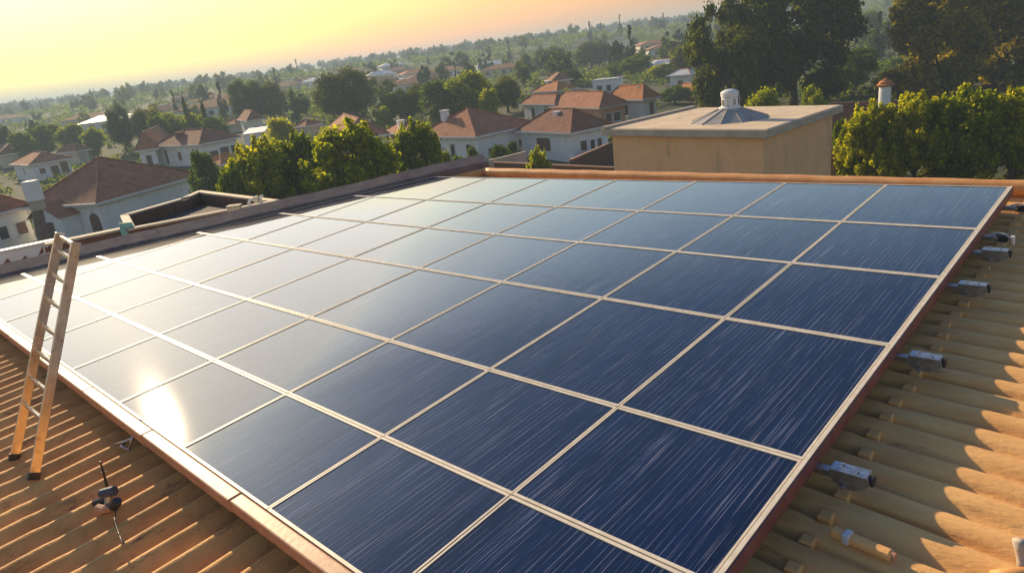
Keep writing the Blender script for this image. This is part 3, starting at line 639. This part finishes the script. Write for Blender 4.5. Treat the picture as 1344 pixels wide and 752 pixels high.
# white wall with faded painted marks
a_, b_ = at_Y(-60, 342, 24.6), at_Y(74, 318, 26.4)
c = (a_+b_)/2; d = b_-a_; ln = np.linalg.norm(d[:2]); an = math.atan2(d[1], d[0])
t = thing('garden_wall', 'low white wall with faded mauve painted marks beside the ladder top', 'wall', (c[0], c[1], 0), an)
zt = float((a_[2]+b_[2])/2)
MB().box(-ln/2, ln/2, -.15, .15, 0, zt).build('wall', MT['white'], t, bevel=.02)
MB().box(-ln/2, ln/2, -.22, .22, zt+.003, zt+.08).build('coping', MT['trim'], t, bevel=.02)
mk = MB()
for k_ in range(5):
    x = ln/2-1.15-.55*k_; s_ = .16
    tri = [(x-s_*1.4, zt-.62), (x+s_, zt-.60), (x+s_*.3, zt-.40+.05*math.sin(k_*2.))]
    mk.add([(q_[0], -.156, q_[1]) for q_ in tri]+[(q_[0], -.150, q_[1]) for q_ in tri], [(0, 1, 2), (5, 4, 3), (0, 3, 4, 1), (1, 4, 5, 2), (2, 5, 3, 0)])
x = ln/2-.45
for tri in ([(x-.25, zt-.50), (x-.05, zt-.45), (x-.02, zt-.18)], [(x+.0, zt-.5), (x+.22, zt-.38), (x+.03, zt-.22)], [(x-.1, zt-.62), (x+.08, zt-.6), (x, zt-.53)]):
    mk.add([(q_[0], -.156, q_[1]) for q_ in tri]+[(q_[0], -.150, q_[1]) for q_ in tri], [(0, 1, 2), (5, 4, 3), (0, 3, 4, 1), (1, 4, 5, 2), (2, 5, 3, 0)])
mko = mk.build('painted_marks', MT['brick'], t); mko.location.z = .12

# ------------------------------------------------------------------ flat roofed block right behind the ridge, with its vent
ZS = 8.75
Q = [at_z(*a_, ZS) for a_ in ((789, 170), (1007, 171), (1107, 138), (908, 142))]
c = np.mean(Q, 0)
t = thing('flat_roofed_block', 'beige flat roofed block with thick pale slab right behind the ridge roll', 'building', (c[0], c[1], 0))
ql = [tuple((a_-c)[:2]) for a_ in Q]
wl = inset(ql, [.35]*4)
wl2 = [at_z(*a_, ZS) for a_ in ((803, 176), (1005, 177), (1092, 146), (918, 146))]
MB().prism(inset(ql, [.30, .30, .38, .38]), 0, ZS-.30).build('wall', MT['beige'], t)
MB().prism(ql, ZS-.302, ZS-.004).build('slab', MT['coping'], t, bevel=.015)
MB().prism(inset(ql, [.10]*4), ZS-.002, ZS+.018).build('roof_screed', MT['slab'], t)
a_, b_ = np.array(ql[3]), np.array(ql[0]); d = (b_-a_)/np.linalg.norm(b_-a_); nn = np.array([-d[1], d[0]])
pp = [a_+nn*.02, b_+nn*.02, b_+nn*.32, a_+nn*.32]
MB().prism([tuple(x) for x in pp], ZS+.020, ZS+.12).build('kerb', MT['coping'], t, bevel=.02)
vp = at_z(958, 158, ZS+.02); vp = at_z(958, 157, ZS+.02)
t = thing('roof_vent', 'round white roof vent on a ribbed metal cone atop the flat roofed block', 'vent', (vp[0], vp[1], ZS+.02))
n = 12; R0, R1 = 1.45, .36; ht = .50
m_ = MB(); v = [(R0*math.cos(2*math.pi*i/n)*1.15, R0*math.sin(2*math.pi*i/n), 0) for i in range(n)]+[(R1*math.cos(2*math.pi*i/n), R1*math.sin(2*math.pi*i/n), ht) for i in range(n)]
m_.add(v, [(i, (i+1) % n, n+(i+1) % n, n+i) for i in range(n)]+[tuple(range(n))[::-1]])
cone = m_.build('cone', MT['sheet'], t)
m_ = MB()
for i in range(n): m_.tube([np.array(v[i])+[0, 0, .01], np.array(v[n+i])+[0, 0, .015]], .016, 5)
m_.build('rib', MT['coping'], cone)
def lathe(prof_, k=24):
    m = MB(); vs = [(r*math.cos(2*math.pi*i/k), r*math.sin(2*math.pi*i/k), z) for r, z in prof_ for i in range(k)]
    f = [(a*k+i, a*k+(i+1) % k, (a+1)*k+(i+1) % k, (a+1)*k+i) for a in range(len(prof_)-1) for i in range(k)]
    f += [tuple(range(k))[::-1], tuple(range((len(prof_)-1)*k, len(prof_)*k))]
    return m.add(vs, f)
lathe([(.46, ht-.03), (.46, ht+.03), (.38, ht+.05), (.34, ht+.10), (.34, ht+.42), (.30, ht+.44)]).build('housing', MT['white'], t, smooth=False)
lathe([(.30, ht+.443), (.36, ht+.46), (.37, ht+.52), (.33, ht+.55), (.38, ht+.57), (.38, ht+.63), (.30, ht+.70), (.16, ht+.75), (.05, ht+.76)]).build('cap', MT['white'], t)
for a_ in (0.4, 1.9, 3.4, 5.0): MB().box(.33*math.cos(a_)-.05, .33*math.cos(a_)+.05, .33*math.sin(a_)-.05, .33*math.sin(a_)+.05, ht+.12, ht+.36).build('louvre', MT['coping'], t)
for a_ in (0, 2.1, 4.2): MB().tube([(.4*math.cos(a_), .4*math.sin(a_), ht+.05), (.44*math.cos(a_), .44*math.sin(a_), ht+.25), (.42*math.cos(a_), .42*math.sin(a_), ht+.5)], .02, 6).build('stay', MT['metal'], t)

# ------------------------------------------------------------------ garden walls, pillar, poles
def wall_px(label, A, B, Y0, Y1, m, h=None, thick=.25, name='garden_wall', slats=False, cat='wall'):
    a_, b_ = at_Y(A[0], A[1], Y0), at_Y(B[0], B[1], Y1); d = b_-a_; ln = np.linalg.norm(d[:2])
    gz_ = float(min(g(a_[0], a_[1]), g(b_[0], b_[1])))
    t = thing(name, label, cat, (a_[0], a_[1], gz_), math.atan2(d[1], d[0]))
    za, zb = float(a_[2])-gz_, float(b_[2])-gz_
    w = thick/2
    v = [(0, -w, 0), (ln, -w, 0), (ln, w, 0), (0, w, 0), (0, -w, za), (ln, -w, zb), (ln, w, zb), (0, w, za)]
    MB().add(v, [(3, 2, 1, 0), (4, 5, 6, 7), (0, 1, 5, 4), (1, 2, 6, 5), (2, 3, 7, 6), (3, 0, 4, 7)]).build('wall' if not slats else 'panel', MT[m], t)
    v = [(0, -w-.05, za+.003), (ln, -w-.05, zb+.003), (ln, w+.05, zb+.003), (0, w+.05, za+.003), (0, -w-.05, za+.10), (ln, -w-.05, zb+.10), (ln, w+.05, zb+.10), (0, w+.05, za+.10)]
    MB().add(v, [(3, 2, 1, 0), (4, 5, 6, 7), (0, 1, 5, 4), (1, 2, 6, 5), (2, 3, 7, 6), (3, 0, 4, 7)]).build('coping' if not slats else 'top_rail', MT['coping' if m != 'brick' else 'orange_wall'], t)
    if slats:
        m_ = MB(); k_ = 0
        for x in np.arange(.2, ln-.1, .35): m_.box(x-.05, x+.05, -w-.045, -w-.003, .1, za+(zb-za)*x/ln-.05)
        m_.build('slats', MT['door'], t)
    return t
wall_px('low red brown wall just beyond the ridge roll, left of the flat roofed block', (648, 214), (806, 221), 56, 55, 'brick')
wall_px('red brown slatted fence between the white house and the flat roofed block', (748, 211), (806, 186), 62, 76, 'brick', thick=.12, name='fence', slats=True, cat='fence')
wall_px('pale thin topped wall running back beside the wide white house', (642, 212), (690, 200), 58, 68, 'coping', thick=.2)
wall_px('long red brown wall right of the flat roofed block, behind the white pillar', (1090, 136), (1210, 131), 74, 76, 'brick')
wall_px('red brown wall under the two tall trees at the right', (1205, 128), (1400, 130), 82, 84, 'brick')
wall_px('orange wall glimpsed between the flat roofed block and the hedge', (1080, 196), (1125, 197), 47, 47, 'orange_wall')
wall_px('grey stone wall glimpsed above the orange wall', (1080, 181), (1130, 181), 56, 56, 'parapet')
p = at_Y(1160, 145, 66); tp = at_Y(1160, 107, 66); zt = float(tp[2])
t = thing('gate_pillar', 'round white pillar with a red clay cap above the right hedge', 'pillar', (p[0], p[1], 0))
lathe([(.52, 0), (.52, zt-.55), (.55, zt-.5)], 20).build('shaft', MT['white'], t, smooth=False)
lathe([(.55, zt-.497), (.78, zt-.42), (.80, zt-.30), (.62, zt-.22), (.55, zt-.05), (.35, zt+.08), (.1, zt+.14)], 20).build('cap', MT['roofC'], t)
MB().box(-.12, .12, -.12, .12, zt+.10, zt+.30).build('finial', MT['roofC'], t)
def pole(label, px, top, Y, r=.05, arm=True, name='street_lamp', cat='street lamp', m='coping'):
    p = at_Y(px, top, Y); zb = float(g(p[0], p[1])); h_ = float(p[2])-zb
    t = thing(name, label, cat, (p[0], p[1], zb))
    MB().tube([(0, 0, 0), (0, 0, h_)], [r*1.4, r], 8).build('post', MT[m], t)
    if arm:
        MB().tube([(0, 0, h_-.05), (.3, 0, h_+.1), (.7, 0, h_+.12)], r*.7, 6).build('arm', MT[m], t)
        MB().box(.6, 1.05, -.1, .1, h_+.03, h_+.15).build('lamp_head', MT['coping'], t, bevel=.03)
    else:
        m_ = MB()
        for z_ in (.2, .5, .8): m_.tube([(-.45, 0, h_-z_), (.45, 0, h_-z_)], .02, 5)
        m_.build('crossbar', MT[m], t)
    return t
pole('thin grey street lamp standing before the tall tree behind the vent', 968, 90, 86, .05, m='parapet')
pole('short aerial mast on the grass by the orange tiled house', 831, 106, 120, .04, False, 'aerial', 'aerial')
pole('thin distant mast on the left skyline', 122, 116, 600, .25, False, 'mast', 'mast')
pole('tall distant mast on the centre skyline', 605, 60, 620, .25, False, 'mast', 'mast')
p = at_Y(1196, 126, 64)
t = thing('post', 'short slanting white post right of the round pillar', 'post', (p[0], p[1], 0))
MB().tube([(.3, 0, 0), (.05, 0, float(p[2])-1.0), (-.3, 0, float(p[2])+.2)], .07, 6).build('post', MT['white'], t)

# ------------------------------------------------------------------ trees and shrubs
def leaves(clumps, n, size, seed, zsq=1.0, up=.35):
    r = np.random.default_rng(seed)
    C = np.array([c[:3] for c in clumps]); Rr = np.array([c[3] for c in clumps])
    w = Rr**2.2; idx = r.choice(len(C), n, p=w/w.sum())
    d = r.normal(size=(n, 3)); d /= np.linalg.norm(d, axis=1)[:, None]; d[:, 2] *= zsq
    rad = r.random(n)**(1/2.2)*(1+.18*r.normal(size=n)); rad = np.clip(rad, .15, 1.35)
    P = C[idx]+d*(Rr[idx]*rad)[:, None]
    nrm = d*.8+r.normal(size=(n, 3))*.75; nrm[:, 2] += up; nrm /= np.linalg.norm(nrm, axis=1)[:, None]
    a = np.cross(nrm, r.normal(size=(n, 3))); a /= np.linalg.norm(a, axis=1)[:, None]; b = np.cross(nrm, a)
    s = size*(.6+.8*r.random(n))[:, None]
    V = np.stack([P-a*s, P+b*s*.55+nrm*s*.12, P+a*s, P-b*s*.55+nrm*s*.12], 1).reshape(-1, 3)
    return V
def mesh_quads(name, V, m):
    n = len(V)//4; me = bpy.data.meshes.new(name)
    me.vertices.add(len(V)); me.vertices.foreach_set('co', V.ravel())
    me.loops.add(4*n); me.loops.foreach_set('vertex_index', np.arange(4*n))
    me.polygons.add(n); me.polygons.foreach_set('loop_start', np.arange(0, 4*n, 4)); me.polygons.foreach_set('loop_total', np.full(n, 4))
    me.materials.append(m); me.update(); me.validate(); return me
def clumps_for(shape, seed, n):
    r = np.random.default_rng(seed); out = []
    for i in range(n):
        if shape == 'round':
            d = r.normal(size=3); d /= np.linalg.norm(d); q = .36*r.random()**.35
            c = d*q*np.array([1, 1, 1.08]); c[2] += .52; rr = .085+.075*r.random()
        elif shape == 'cloud':      # pine-like tiers with gaps between the pads
            a = r.random()*2*math.pi; h_ = .14+.80*r.random(); w = .43*math.sqrt(max(.05, 1-((h_-.55)/.46)**2))*r.random()**.45
            c = np.array([w*math.cos(a), w*math.sin(a), h_]); rr = .05+.085*r.random()**1.3
        elif shape == 'umbrella':
            a = r.random()*2*math.pi; h_ = .22+.74*r.random()**.7; w = .47*math.sqrt(max(.04, 1-((h_-.66)/.50)**2))*r.random()**.4
            c = np.array([w*math.cos(a), w*math.sin(a), h_]); rr = .06+.06*r.random()
        elif shape == 'cone':
            h_ = .12+.84*r.random(); w = .34*(1-h_)**.8*r.random()**.5; a = r.random()*6.28
            c = np.array([w*math.cos(a), w*math.sin(a), h_]); rr = .05+.10*(1-h_)
        elif shape == 'egg':
            d = r.normal(size=3); d /= np.linalg.norm(d); q = .34*r.random()**.4
            c = d*q*np.array([.95, .95, 1.15]); c[2] += .52; rr = .09+.05*r.random()
        else:                       # shrub: reaches down to the ground, with upright shoots
            a = r.random()*2*math.pi; h_ = .04+.84*r.random()**.9; w = .44*math.sqrt(max(.03, 1-(h_/.98)**1.5))*r.random()**.35*(.86+.2*math.sin(3*a+seed)+.1*math.sin(7*a+h_*9))
            c = np.array([w*math.cos(a), w*math.sin(a), h_]); rr = .05+.085*r.random()**1.4
        out.append((c[0], c[1], c[2], rr))
    if shape == 'shrub':
        for i in range(n):
            a = r.random()*6.28; w = .46*r.random()**.5; h_ = .95-.42*(w/.4)**2+.10*r.random()
            for q in range(3): out.append((w*math.cos(a)+.01*q, w*math.sin(a), h_-.05+.035*q, .035-.008*q))
    return out
def wood(clumps, seed, base=.035, top=.30, forks=10):
    r = np.random.default_rng(seed); m = MB()
    bx, by = r.normal(0, .015, 2)
    mid = np.array([bx, by, top]); tip = np.array([bx*2, by*2, .62])
    m.tube([(0, 0, -.03), (0, 0, .02), (bx*.5, by*.5, top*.5), mid, tip], [base*1.5, base*1.1, base*.9, base*.8, base*.25], 9)
    idx = r.choice(len(clumps), min(forks, len(clumps)), replace=False)
    for i in idx:
        c = np.array(clumps[i][:3]); s = mid+(tip-mid)*r.random()*.7
        mm = (s+c)/2+np.array([0, 0, -.02])+r.normal(0, .012, 3)
        m.tube([s, mm, c], [base*.42, base*.26, base*.08], 6)
    return m
PROTO = {}
def proto(key, shape, nclump, nleaf, size, m, seed, base=.035, top=.30, forks=10, parts=True):
    cl = clumps_for(shape, seed, nclump)
    V = leaves(cl, nleaf, size, seed+1)
    me = mesh_quads('crown', V, MT[m])
    wm = wood(cl, seed+2, base, top, forks)
    tm = bpy.data.meshes.new('trunk'); tm.from_pydata(np.concatenate(wm.v).tolist(), [], wm.f); tm.materials.append(MT['bark']); tm.polygons.foreach_set('use_smooth', [True]*len(tm.polygons)); tm.update()
    PROTO[key] = (me, tm, parts)
def put(key, X, Y, zb, w, h, rz, name, label, cat, group):
    me, tm, _ = PROTO[key]
    root = bpy.data.objects.new(name, None); COL.objects.link(root); root.empty_display_size = .1
    root.location = (X, Y, zb); root.scale = (w, w, h); root.rotation_euler = (0, 0, rz); tag(root, label, cat, group)
    for nm, d in (('crown', me), ('trunk', tm)):
        o = bpy.data.objects.new(nm, d); COL.objects.link(o); o.parent = root
    return root
def tree(key, cx, topy, wpx, Y, label, name='tree', cat='tree', group=None, drop=0.):
    p = at_Y(cx, topy, Y); zb = float(g(p[0], p[1]))-drop; h_ = float(p[2])-zb; w = wpx*Y/F/.95
    return put(key, float(p[0]), float(p[1]), zb, w, h_/.97, random.random()*6.28, name, label, cat, group)
proto('shrubA', 'shrub', 70, 26000, .019, 'leafY', 11, base=.03, top=.2, forks=14)
proto('shrubB', 'shrub', 58, 23000, .021, 'leafY', 23, base=.03, top=.2, forks=14)
proto('shrubG', 'shrub', 70, 14000, .022, 'leafG', 31, base=.03, top=.2, forks=14)
proto('roundD', 'round', 60, 22000, .018, 'leafD', 41)
proto('roundG', 'round', 46, 12000, .024, 'leafG', 43)
proto('roundY', 'round', 46, 12000, .024, 'leafY', 47)
proto('egg', 'egg', 60, 14000, .022, 'leafY', 51, top=.15)
proto('cone', 'cone', 45, 9000, .022, 'leafD', 53, top=.1)
proto('cloudO', 'cloud', 52, 24000, .021, 'leafO', 61, base=.03, top=.34, forks=26)
proto('cloudD', 'cloud', 70, 24000, .020, 'leafD', 67, base=.03, top=.36, forks=26)
proto('umbD', 'umbrella', 76, 28000, .019, 'leafD', 71, base=.03, top=.42, forks=28)
gb = 'bright bushes against the parapet'
tree('shrubA', 335, 186, 135, 52, 'bright yellow green bushy tree left of the rounded bush against the parapet', 'bush', 'bush')
tree('shrubB', 388, 180, 100, 54, 'yellow green bush with upright shoots just left of the biggest bright bush', 'bush', 'bush')
tree('shrubB', 452, 166, 165, 50, 'biggest rounded yellow green bush behind the parapet', 'bush', 'bush')
tree('shrubA', 540, 162, 100, 55, 'pointed yellow green bush right of the biggest rounded bush', 'bush', 'bush')
tree('shrubG', 300, 222, 60, 48, 'low green bush above the corner of the brown wall', 'bush', 'bush')
tree('shrubG', 262, 202, 50, 70, 'dark green garden bush in front of the long white house', 'bush', 'bush')
tree('shrubG', 578, 203, 34, 66, 'low green hedge bush at the foot of the wide white house', 'bush', 'bush')
tree('shrubG', 600, 206, 34, 64, 'low dark hedge bush left of the end of the parapet', 'bush', 'bush')
tree('shrubG', 620, 195, 26, 66, 'slim green shrub at the corner of the wide white house', 'bush', 'bush')
tree('shrubG', 654, 192, 40, 72, 'rounded green shrub on the right flank of the wide white house', 'bush', 'bush')
tree('shrubG', 672, 188, 26, 76, 'dark shrub between the two white houses', 'bush', 'bush')
tree('shrubA', 706, 197, 48, 50, 'yellow green bush in front of the white house with the large window', 'bush', 'bush')
tree('shrubA', 1145, 138, 115, 45, 'leafy green hedge bush just right of the flat roofed block', 'bush', 'bush')
tree('shrubB', 1208, 128, 135, 44, 'tall leafy bush in the middle of the right hedge, right of the pillar', 'bush', 'bush')
tree('shrubA', 1272, 118, 140, 43, 'broad yellow green bush with upright shoots, second from the right edge', 'bush', 'bush')
tree('shrubB', 1340, 122, 140, 42, 'leafy bush cut by the right picture edge', 'bush', 'bush')
tree('shrubG', 1103, 160, 30, 52, 'small rust tinged shrub by the corner of the flat roofed block', 'bush', 'bush')
tree('roundY', 1002, 116, 58, 70, 'olive yellow shrub behind the flat roofed block, right of the vent', 'bush', 'bush')
tree('roundY', 1067, 113, 38, 72, 'rounded bright green shrub behind the right end of the slab', 'bush', 'bush')
tree('cloudD', 955, 6, 100, 88, 'tall dark tree with tiered crown behind the roof vent', 'tree', 'tree', None)
tree('umbD', 1046, -16, 150, 92, 'huge dark spreading tree right of the vent, above the flat roofed block', 'tree', 'tree', None)
tree('umbD', 1005, 40, 95, 96, 'dark round crowned tree between the tiered tree and the huge spreading tree', 'tree', 'tree', None)
tree('cloudO', 1222, -14, 135, 84, 'large olive tree right of the white pillar, its crown lit in patches', 'tree', 'tree', None)
tree('cloudO', 1325, -40, 190, 86, 'large olive tree filling the upper right corner', 'tree', 'tree', None)
tree('cloudO', 1270, 8, 100, 97, 'dark olive tree between the two largest right-hand trees', 'tree', 'tree', None)
tree('roundG', 1125, 62, 66, 110, 'light green garden tree in the gap between the tall trees', 'tree', 'tree', None)
tree('roundG', 1100, 85, 50, 104, 'low green tree at the foot of the gap between the tall trees', 'tree', 'tree', None)
tree('roundD', 1140, 15, 50, 210, 'dark distant tree on the rise seen in the gap between the tall trees', 'tree', 'tree', None)
tree('roundD', 445, 90, 84, 140, 'great round dark tree in the centre left', 'tree', 'tree', None)
tree('roundD', 318, 103, 50, 170, 'left one of a pair of dark trees on the middle slope', 'tree', 'tree', None)
tree('roundD', 350, 106, 46, 172, 'right one of a pair of dark trees on the middle slope', 'tree', 'tree', None)
tree('egg', 364, 150, 44, 104, 'narrow egg shaped bright green tree before the middle roofs', 'tree', 'tree', None)
tree('roundD', 149, 138, 34, 150, 'dark tree left of the columned villa, nearer the skyline', 'tree', 'tree', None)
tree('roundD', 181, 142, 32, 150, 'dark broad tree just above the columned villa', 'tree', 'tree', None)
tree('cone', 239, 128, 18, 140, 'small dark pointed conifer above the long white house', 'conifer', 'conifer', None)
tree('cone', 264, 134, 22, 140, 'dark pointed conifer right of the smaller conifer', 'conifer', 'conifer', None)
for i, (cx, ty, w, Y, key, lab) in enumerate([
    (52, 163, 52, 160, 'roundG', 'wide green tree above the far left house'), (24, 172, 36, 150, 'roundG', 'green tree at the left edge above the dark low roof'), (90, 163, 44, 158, 'roundY', 'yellow green tree right of the wide left tree'),
    (118, 168, 32, 148, 'roundY', 'bright round tree above the near roof apex'), (222, 148, 44, 142, 'roundY', 'yellow green tree behind the long white house, left'),
    (250, 148, 44, 140, 'roundY', 'yellow green tree behind the long white house, below the conifers'), (278, 152, 36, 136, 'roundG', 'green tree right of the conifers'), (205, 150, 34, 136, 'roundG', 'green tree left of the small conifer'),
    (508, 122, 34, 132, 'roundG', 'left green tree of the centre grove'), (530, 116, 52, 130, 'roundD', 'dark rounded tree in the centre grove behind the wide white house'), (548, 110, 36, 140, 'roundD', 'dark tree at the back of the centre grove'),
    (575, 104, 72, 122, 'roundG', 'broad green tree over the left end of the wide brown roof'), (612, 94, 84, 120, 'roundY', 'tallest bright green tree behind the wide brown roof'), (640, 112, 34, 112, 'egg', 'slender drooping yellow green tree before the tallest grove tree'),
    (662, 100, 44, 128, 'roundD', 'dark tree at the right end of the centre grove'), (500, 140, 30, 124, 'roundY', 'low yellow green tree at the left foot of the centre grove'), (745, 92, 40, 165, 'roundD', 'dark green tree above the orange roofed porch house'),
    (744, 116, 14, 125, 'roundY', 'tiny yellow bush beside the orange roofed porch house'), (812, 80, 40, 180, 'roundG', 'green tree behind the pale flat roofed house'), (834, 72, 50, 175, 'roundG', 'broad green tree right of the pale flat roofed house'),
    (868, 84, 42, 160, 'roundY', 'flat topped yellow green tree on the slope'), (885, 112, 46, 118, 'roundG', 'round garden tree right of the orange tiled house'), (928, 72, 34, 150, 'roundD', 'olive tree at the left foot of the tiered tree'),
    (775, 55, 56, 240, 'roundD', 'large blue dark tree on the slope above the flat roofed house'), (720, 62, 50, 250, 'roundD', 'dark blue tree on the centre slope, left of the largest'), (690, 72, 40, 240, 'cone', 'dark columnar tree on the centre slope')]):
    tree(key, cx, ty, w, Y, lab)

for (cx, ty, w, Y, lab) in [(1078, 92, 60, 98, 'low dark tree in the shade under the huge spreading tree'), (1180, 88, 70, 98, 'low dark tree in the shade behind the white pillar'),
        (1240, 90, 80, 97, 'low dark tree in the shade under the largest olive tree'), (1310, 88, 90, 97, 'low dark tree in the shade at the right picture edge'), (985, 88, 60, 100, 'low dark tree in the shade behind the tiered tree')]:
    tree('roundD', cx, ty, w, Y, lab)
# small far trees: crown and trunk in one mesh, too far to show parts
far = []
for s_, (shape, nc) in enumerate([('round', 30), ('shrub', 22), ('egg', 20), ('cone', 20), ('round', 18), ('umbrella', 24)]):
    cl = clumps_for(shape, 100+s_, nc); V = leaves(cl, 1500, .045, 200+s_)
    wm = wood(cl, 300+s_, .03, .3, 4)
    me = mesh_quads('far_tree', V, MT['leafFar' if s_ % 2 else 'leafD'])
    tv = np.concatenate(wm.v); n0 = len(V)
    me2 = bpy.data.meshes.new('far_tree'); me2.from_pydata(np.concatenate([V, tv]).tolist(), [], [(4*i, 4*i+1, 4*i+2, 4*i+3) for i in range(n0//4)]+[tuple(j+n0 for j in f_) for f_ in wm.f])
    me2.materials.append(MT['leafFar' if s_ % 2 else 'leafD']); me2.materials.append(MT['bark']); me2.update()
    mi = [0]*(n0//4)+[1]*len(wm.f); me2.polygons.foreach_set('material_index', mi); far.append(me2)
occ = [(o.location.x, o.location.y) for o in COL.objects if o.parent is None and o.get('category') in ('house', 'shed') and o.location.y > 60]
made = 0; tries = 0
while made < 255 and tries < 6000:
    tries += 1
    Y = 150+620*random.random()**1.0; X = (random.random()*2-1)*Y*.80-0.0*Y
    if X > Y*.42 and Y > 200 and random.random() < .7: continue
    if any((X-a_)**2+(Y-b_)**2 < 90 for a_, b_ in occ): continue
    h_ = random.uniform(5.0, 9.5)*(1+.25*(Y > 450)); w = h_*random.uniform(.7, 1.15); k_ = random.choice([0, 0, 1, 2, 4, 4, 5, 3])
    o = bpy.data.objects.new('far_tree', far[k_]); COL.objects.link(o)
    o.location = (X, Y, float(gz(X, Y))-.1); o.scale = (w*(.55 if k_ == 3 else 1), w*(.55 if k_ == 3 else 1), h_*(1.3 if k_ == 3 else 1)); o.rotation_euler = (0, 0, random.random()*6.28)
    side = 'left' if X < -Y*.2 else ('centre' if X < Y*.2 else 'right')
    dist = 'middle slope' if Y < 300 else ('far slope' if Y < 500 else 'hazy far ridge')
    tag(o, 'hazy dark tree scattered on the %s at the %s' % (dist, side), 'tree', 'trees on the %s at the %s' % (dist, side)); made += 1
# far wood beyond, one mass
Vs = []
for i in range(1500):
    Y = 520+520*random.random(); X = (random.random()*2-1)*Y*.95; z = float(gz(X, Y)); h_ = random.uniform(5, 10); w = h_*.9
    cl = [(X+random.uniform(-.3, .3)*w, Y+random.uniform(-.3, .3)*w, z+h_*random.uniform(.35, .85), w*.26) for _ in range(5)]
    Vs.append(leaves(cl, 90, h_*.11, 5000+i))
wd_ = bpy.data.objects.new('far_wood', mesh_quads('far_wood', np.concatenate(Vs), MT['leafFar'])); COL.objects.link(wd_)
tag(wd_, 'hazy wood covering the farthest ridge along the skyline', 'woodland', None, 'stuff')

# undergrowth between the gardens
occ2 = [(o.location.x, o.location.y) for o in COL.objects if o.parent is None and o.get('category') in ('house', 'shed') and o.location.y > 50]
Vs = []; c_ = 0
while c_ < 4400:
    Y = 72+560*random.random()**1.1; X = (random.random()*2-1)*(Y*.85)
    if any((X-a_)**2+(Y-b_-4)**2 < (64 if Y < 130 else 100) for a_, b_ in occ2): continue
    c_ += 1
    z = float(gz(X, Y)); h_ = random.uniform(.5, 1.6)*(1+Y/260); w = h_*random.uniform(.9, 1.6)
    cl = [(X+random.uniform(-.6, .6)*w, Y+random.uniform(-.6, .6)*w, z+h_*random.uniform(.2, .6), w*.42) for _ in range(4)]
    Vs.append(leaves(cl, 62, h_*.17, 9000+c_))
ug = bpy.data.objects.new('undergrowth', mesh_quads('undergrowth', np.concatenate(Vs), MT['leafG'])); COL.objects.link(ug)
tag(ug, 'low green undergrowth and hedging between the houses', 'undergrowth', None, 'stuff')

# small far houses on the slopes
cols = [('white', 'roofA'), ('cream', 'roofC'), ('white', 'tin'), ('orange_wall', 'roofB'), ('white', 'roofC')]
fh = []
for i, (w_, r_) in enumerate(cols):
    a_, b_ = 5.5, 3.8
    m1 = MB().box(-a_, a_, -b_, b_, -1.5, 2.9); v = [(-a_-.5, -b_-.5, 2.9), (a_+.5, -b_-.5, 2.9), (a_+.5, b_+.5, 2.9), (-a_-.5, b_+.5, 2.9), (-a_*.4, 0, 4.4), (a_*.4, 0, 4.4)]
    m2 = MB().add(v, [(0, 1, 5, 4), (1, 2, 5), (2, 3, 4, 5), (3, 0, 4), (3, 2, 1, 0)])
    m3 = MB()
    for x in (-3.5, -1.2, 1.2, 3.5): m3.box(x-.5, x+.5, -b_-.04, -b_+.02, .9, 2.1)
    ms = []
    for nm, mm, mt in (('wall', m1, w_), ('roof', m2, r_), ('window', m3, 'glass')):
        me = bpy.data.meshes.new(nm); me.from_pydata(np.concatenate(mm.v).tolist(), [], mm.f); me.materials.append(MT[mt]); me.update(); ms.append((nm, me))
    fh.append(ms)
desc = ['white walled and brown roofed', 'cream and orange roofed', 'white and pale tin roofed', 'orange walled', 'white and orange roofed']
spots = [(455, 98), (478, 100), (500, 103), (525, 97), (548, 101), (397, 112), (372, 118), (420, 110), (560, 108), (585, 98), (600, 92), (120, 160), (150, 164), (255, 131), (285, 135), (300, 139), (660, 95), (645, 90), (500, 112), (540, 116), (880, 68), (860, 62), (1140, 50), (1110, 44), (10, 160), (215, 152), (470, 112), (515, 90), (350, 128), (275, 148)]
for i, (px, py) in enumerate(spots):
    d = ray(px, py); Y = 130
    while Y < 620:
        p = EYE+d*(Y/d[1])
        if p[2] <= g(p[0], p[1])+1.5: break
        Y += 2
    k_ = i % 5
    big = random.uniform(1.0, 1.5)
    side = 'left' if px < 330 else ('centre' if px < 700 else 'right')
    root = thing('far_house', 'small %s house far off on the %s slope' % (desc[k_], side), 'house', (p[0], p[1], float(g(p[0], p[1]))), random.uniform(-.5, .5), 'small far %s houses on the %s slope' % (desc[k_], side))
    root.scale = (big, big, 1)
    for nm, me in fh[k_]:
        o = bpy.data.objects.new(nm, me); COL.objects.link(o); o.parent = root

# ------------------------------------------------------------------ haze
hb = MB().box(-3600, 3600, -420, 4300, -14, 60).build('haze', None)
hm = bpy.data.materials.new('haze'); hm.use_nodes = True; n = hm.node_tree; n.nodes.clear()
oo = n.nodes.new('ShaderNodeOutputMaterial'); pv = n.nodes.new('ShaderNodeVolumePrincipled')
pv.inputs['Density'].default_value = .00085; pv.inputs['Color'].default_value = (.58, .78, .96, 1); pv.inputs['Anisotropy'].default_value = .15
n.links.new(pv.outputs[0], oo.inputs['Volume']); hb.data.materials.append(hm)
tag(hb, kind='stuff')
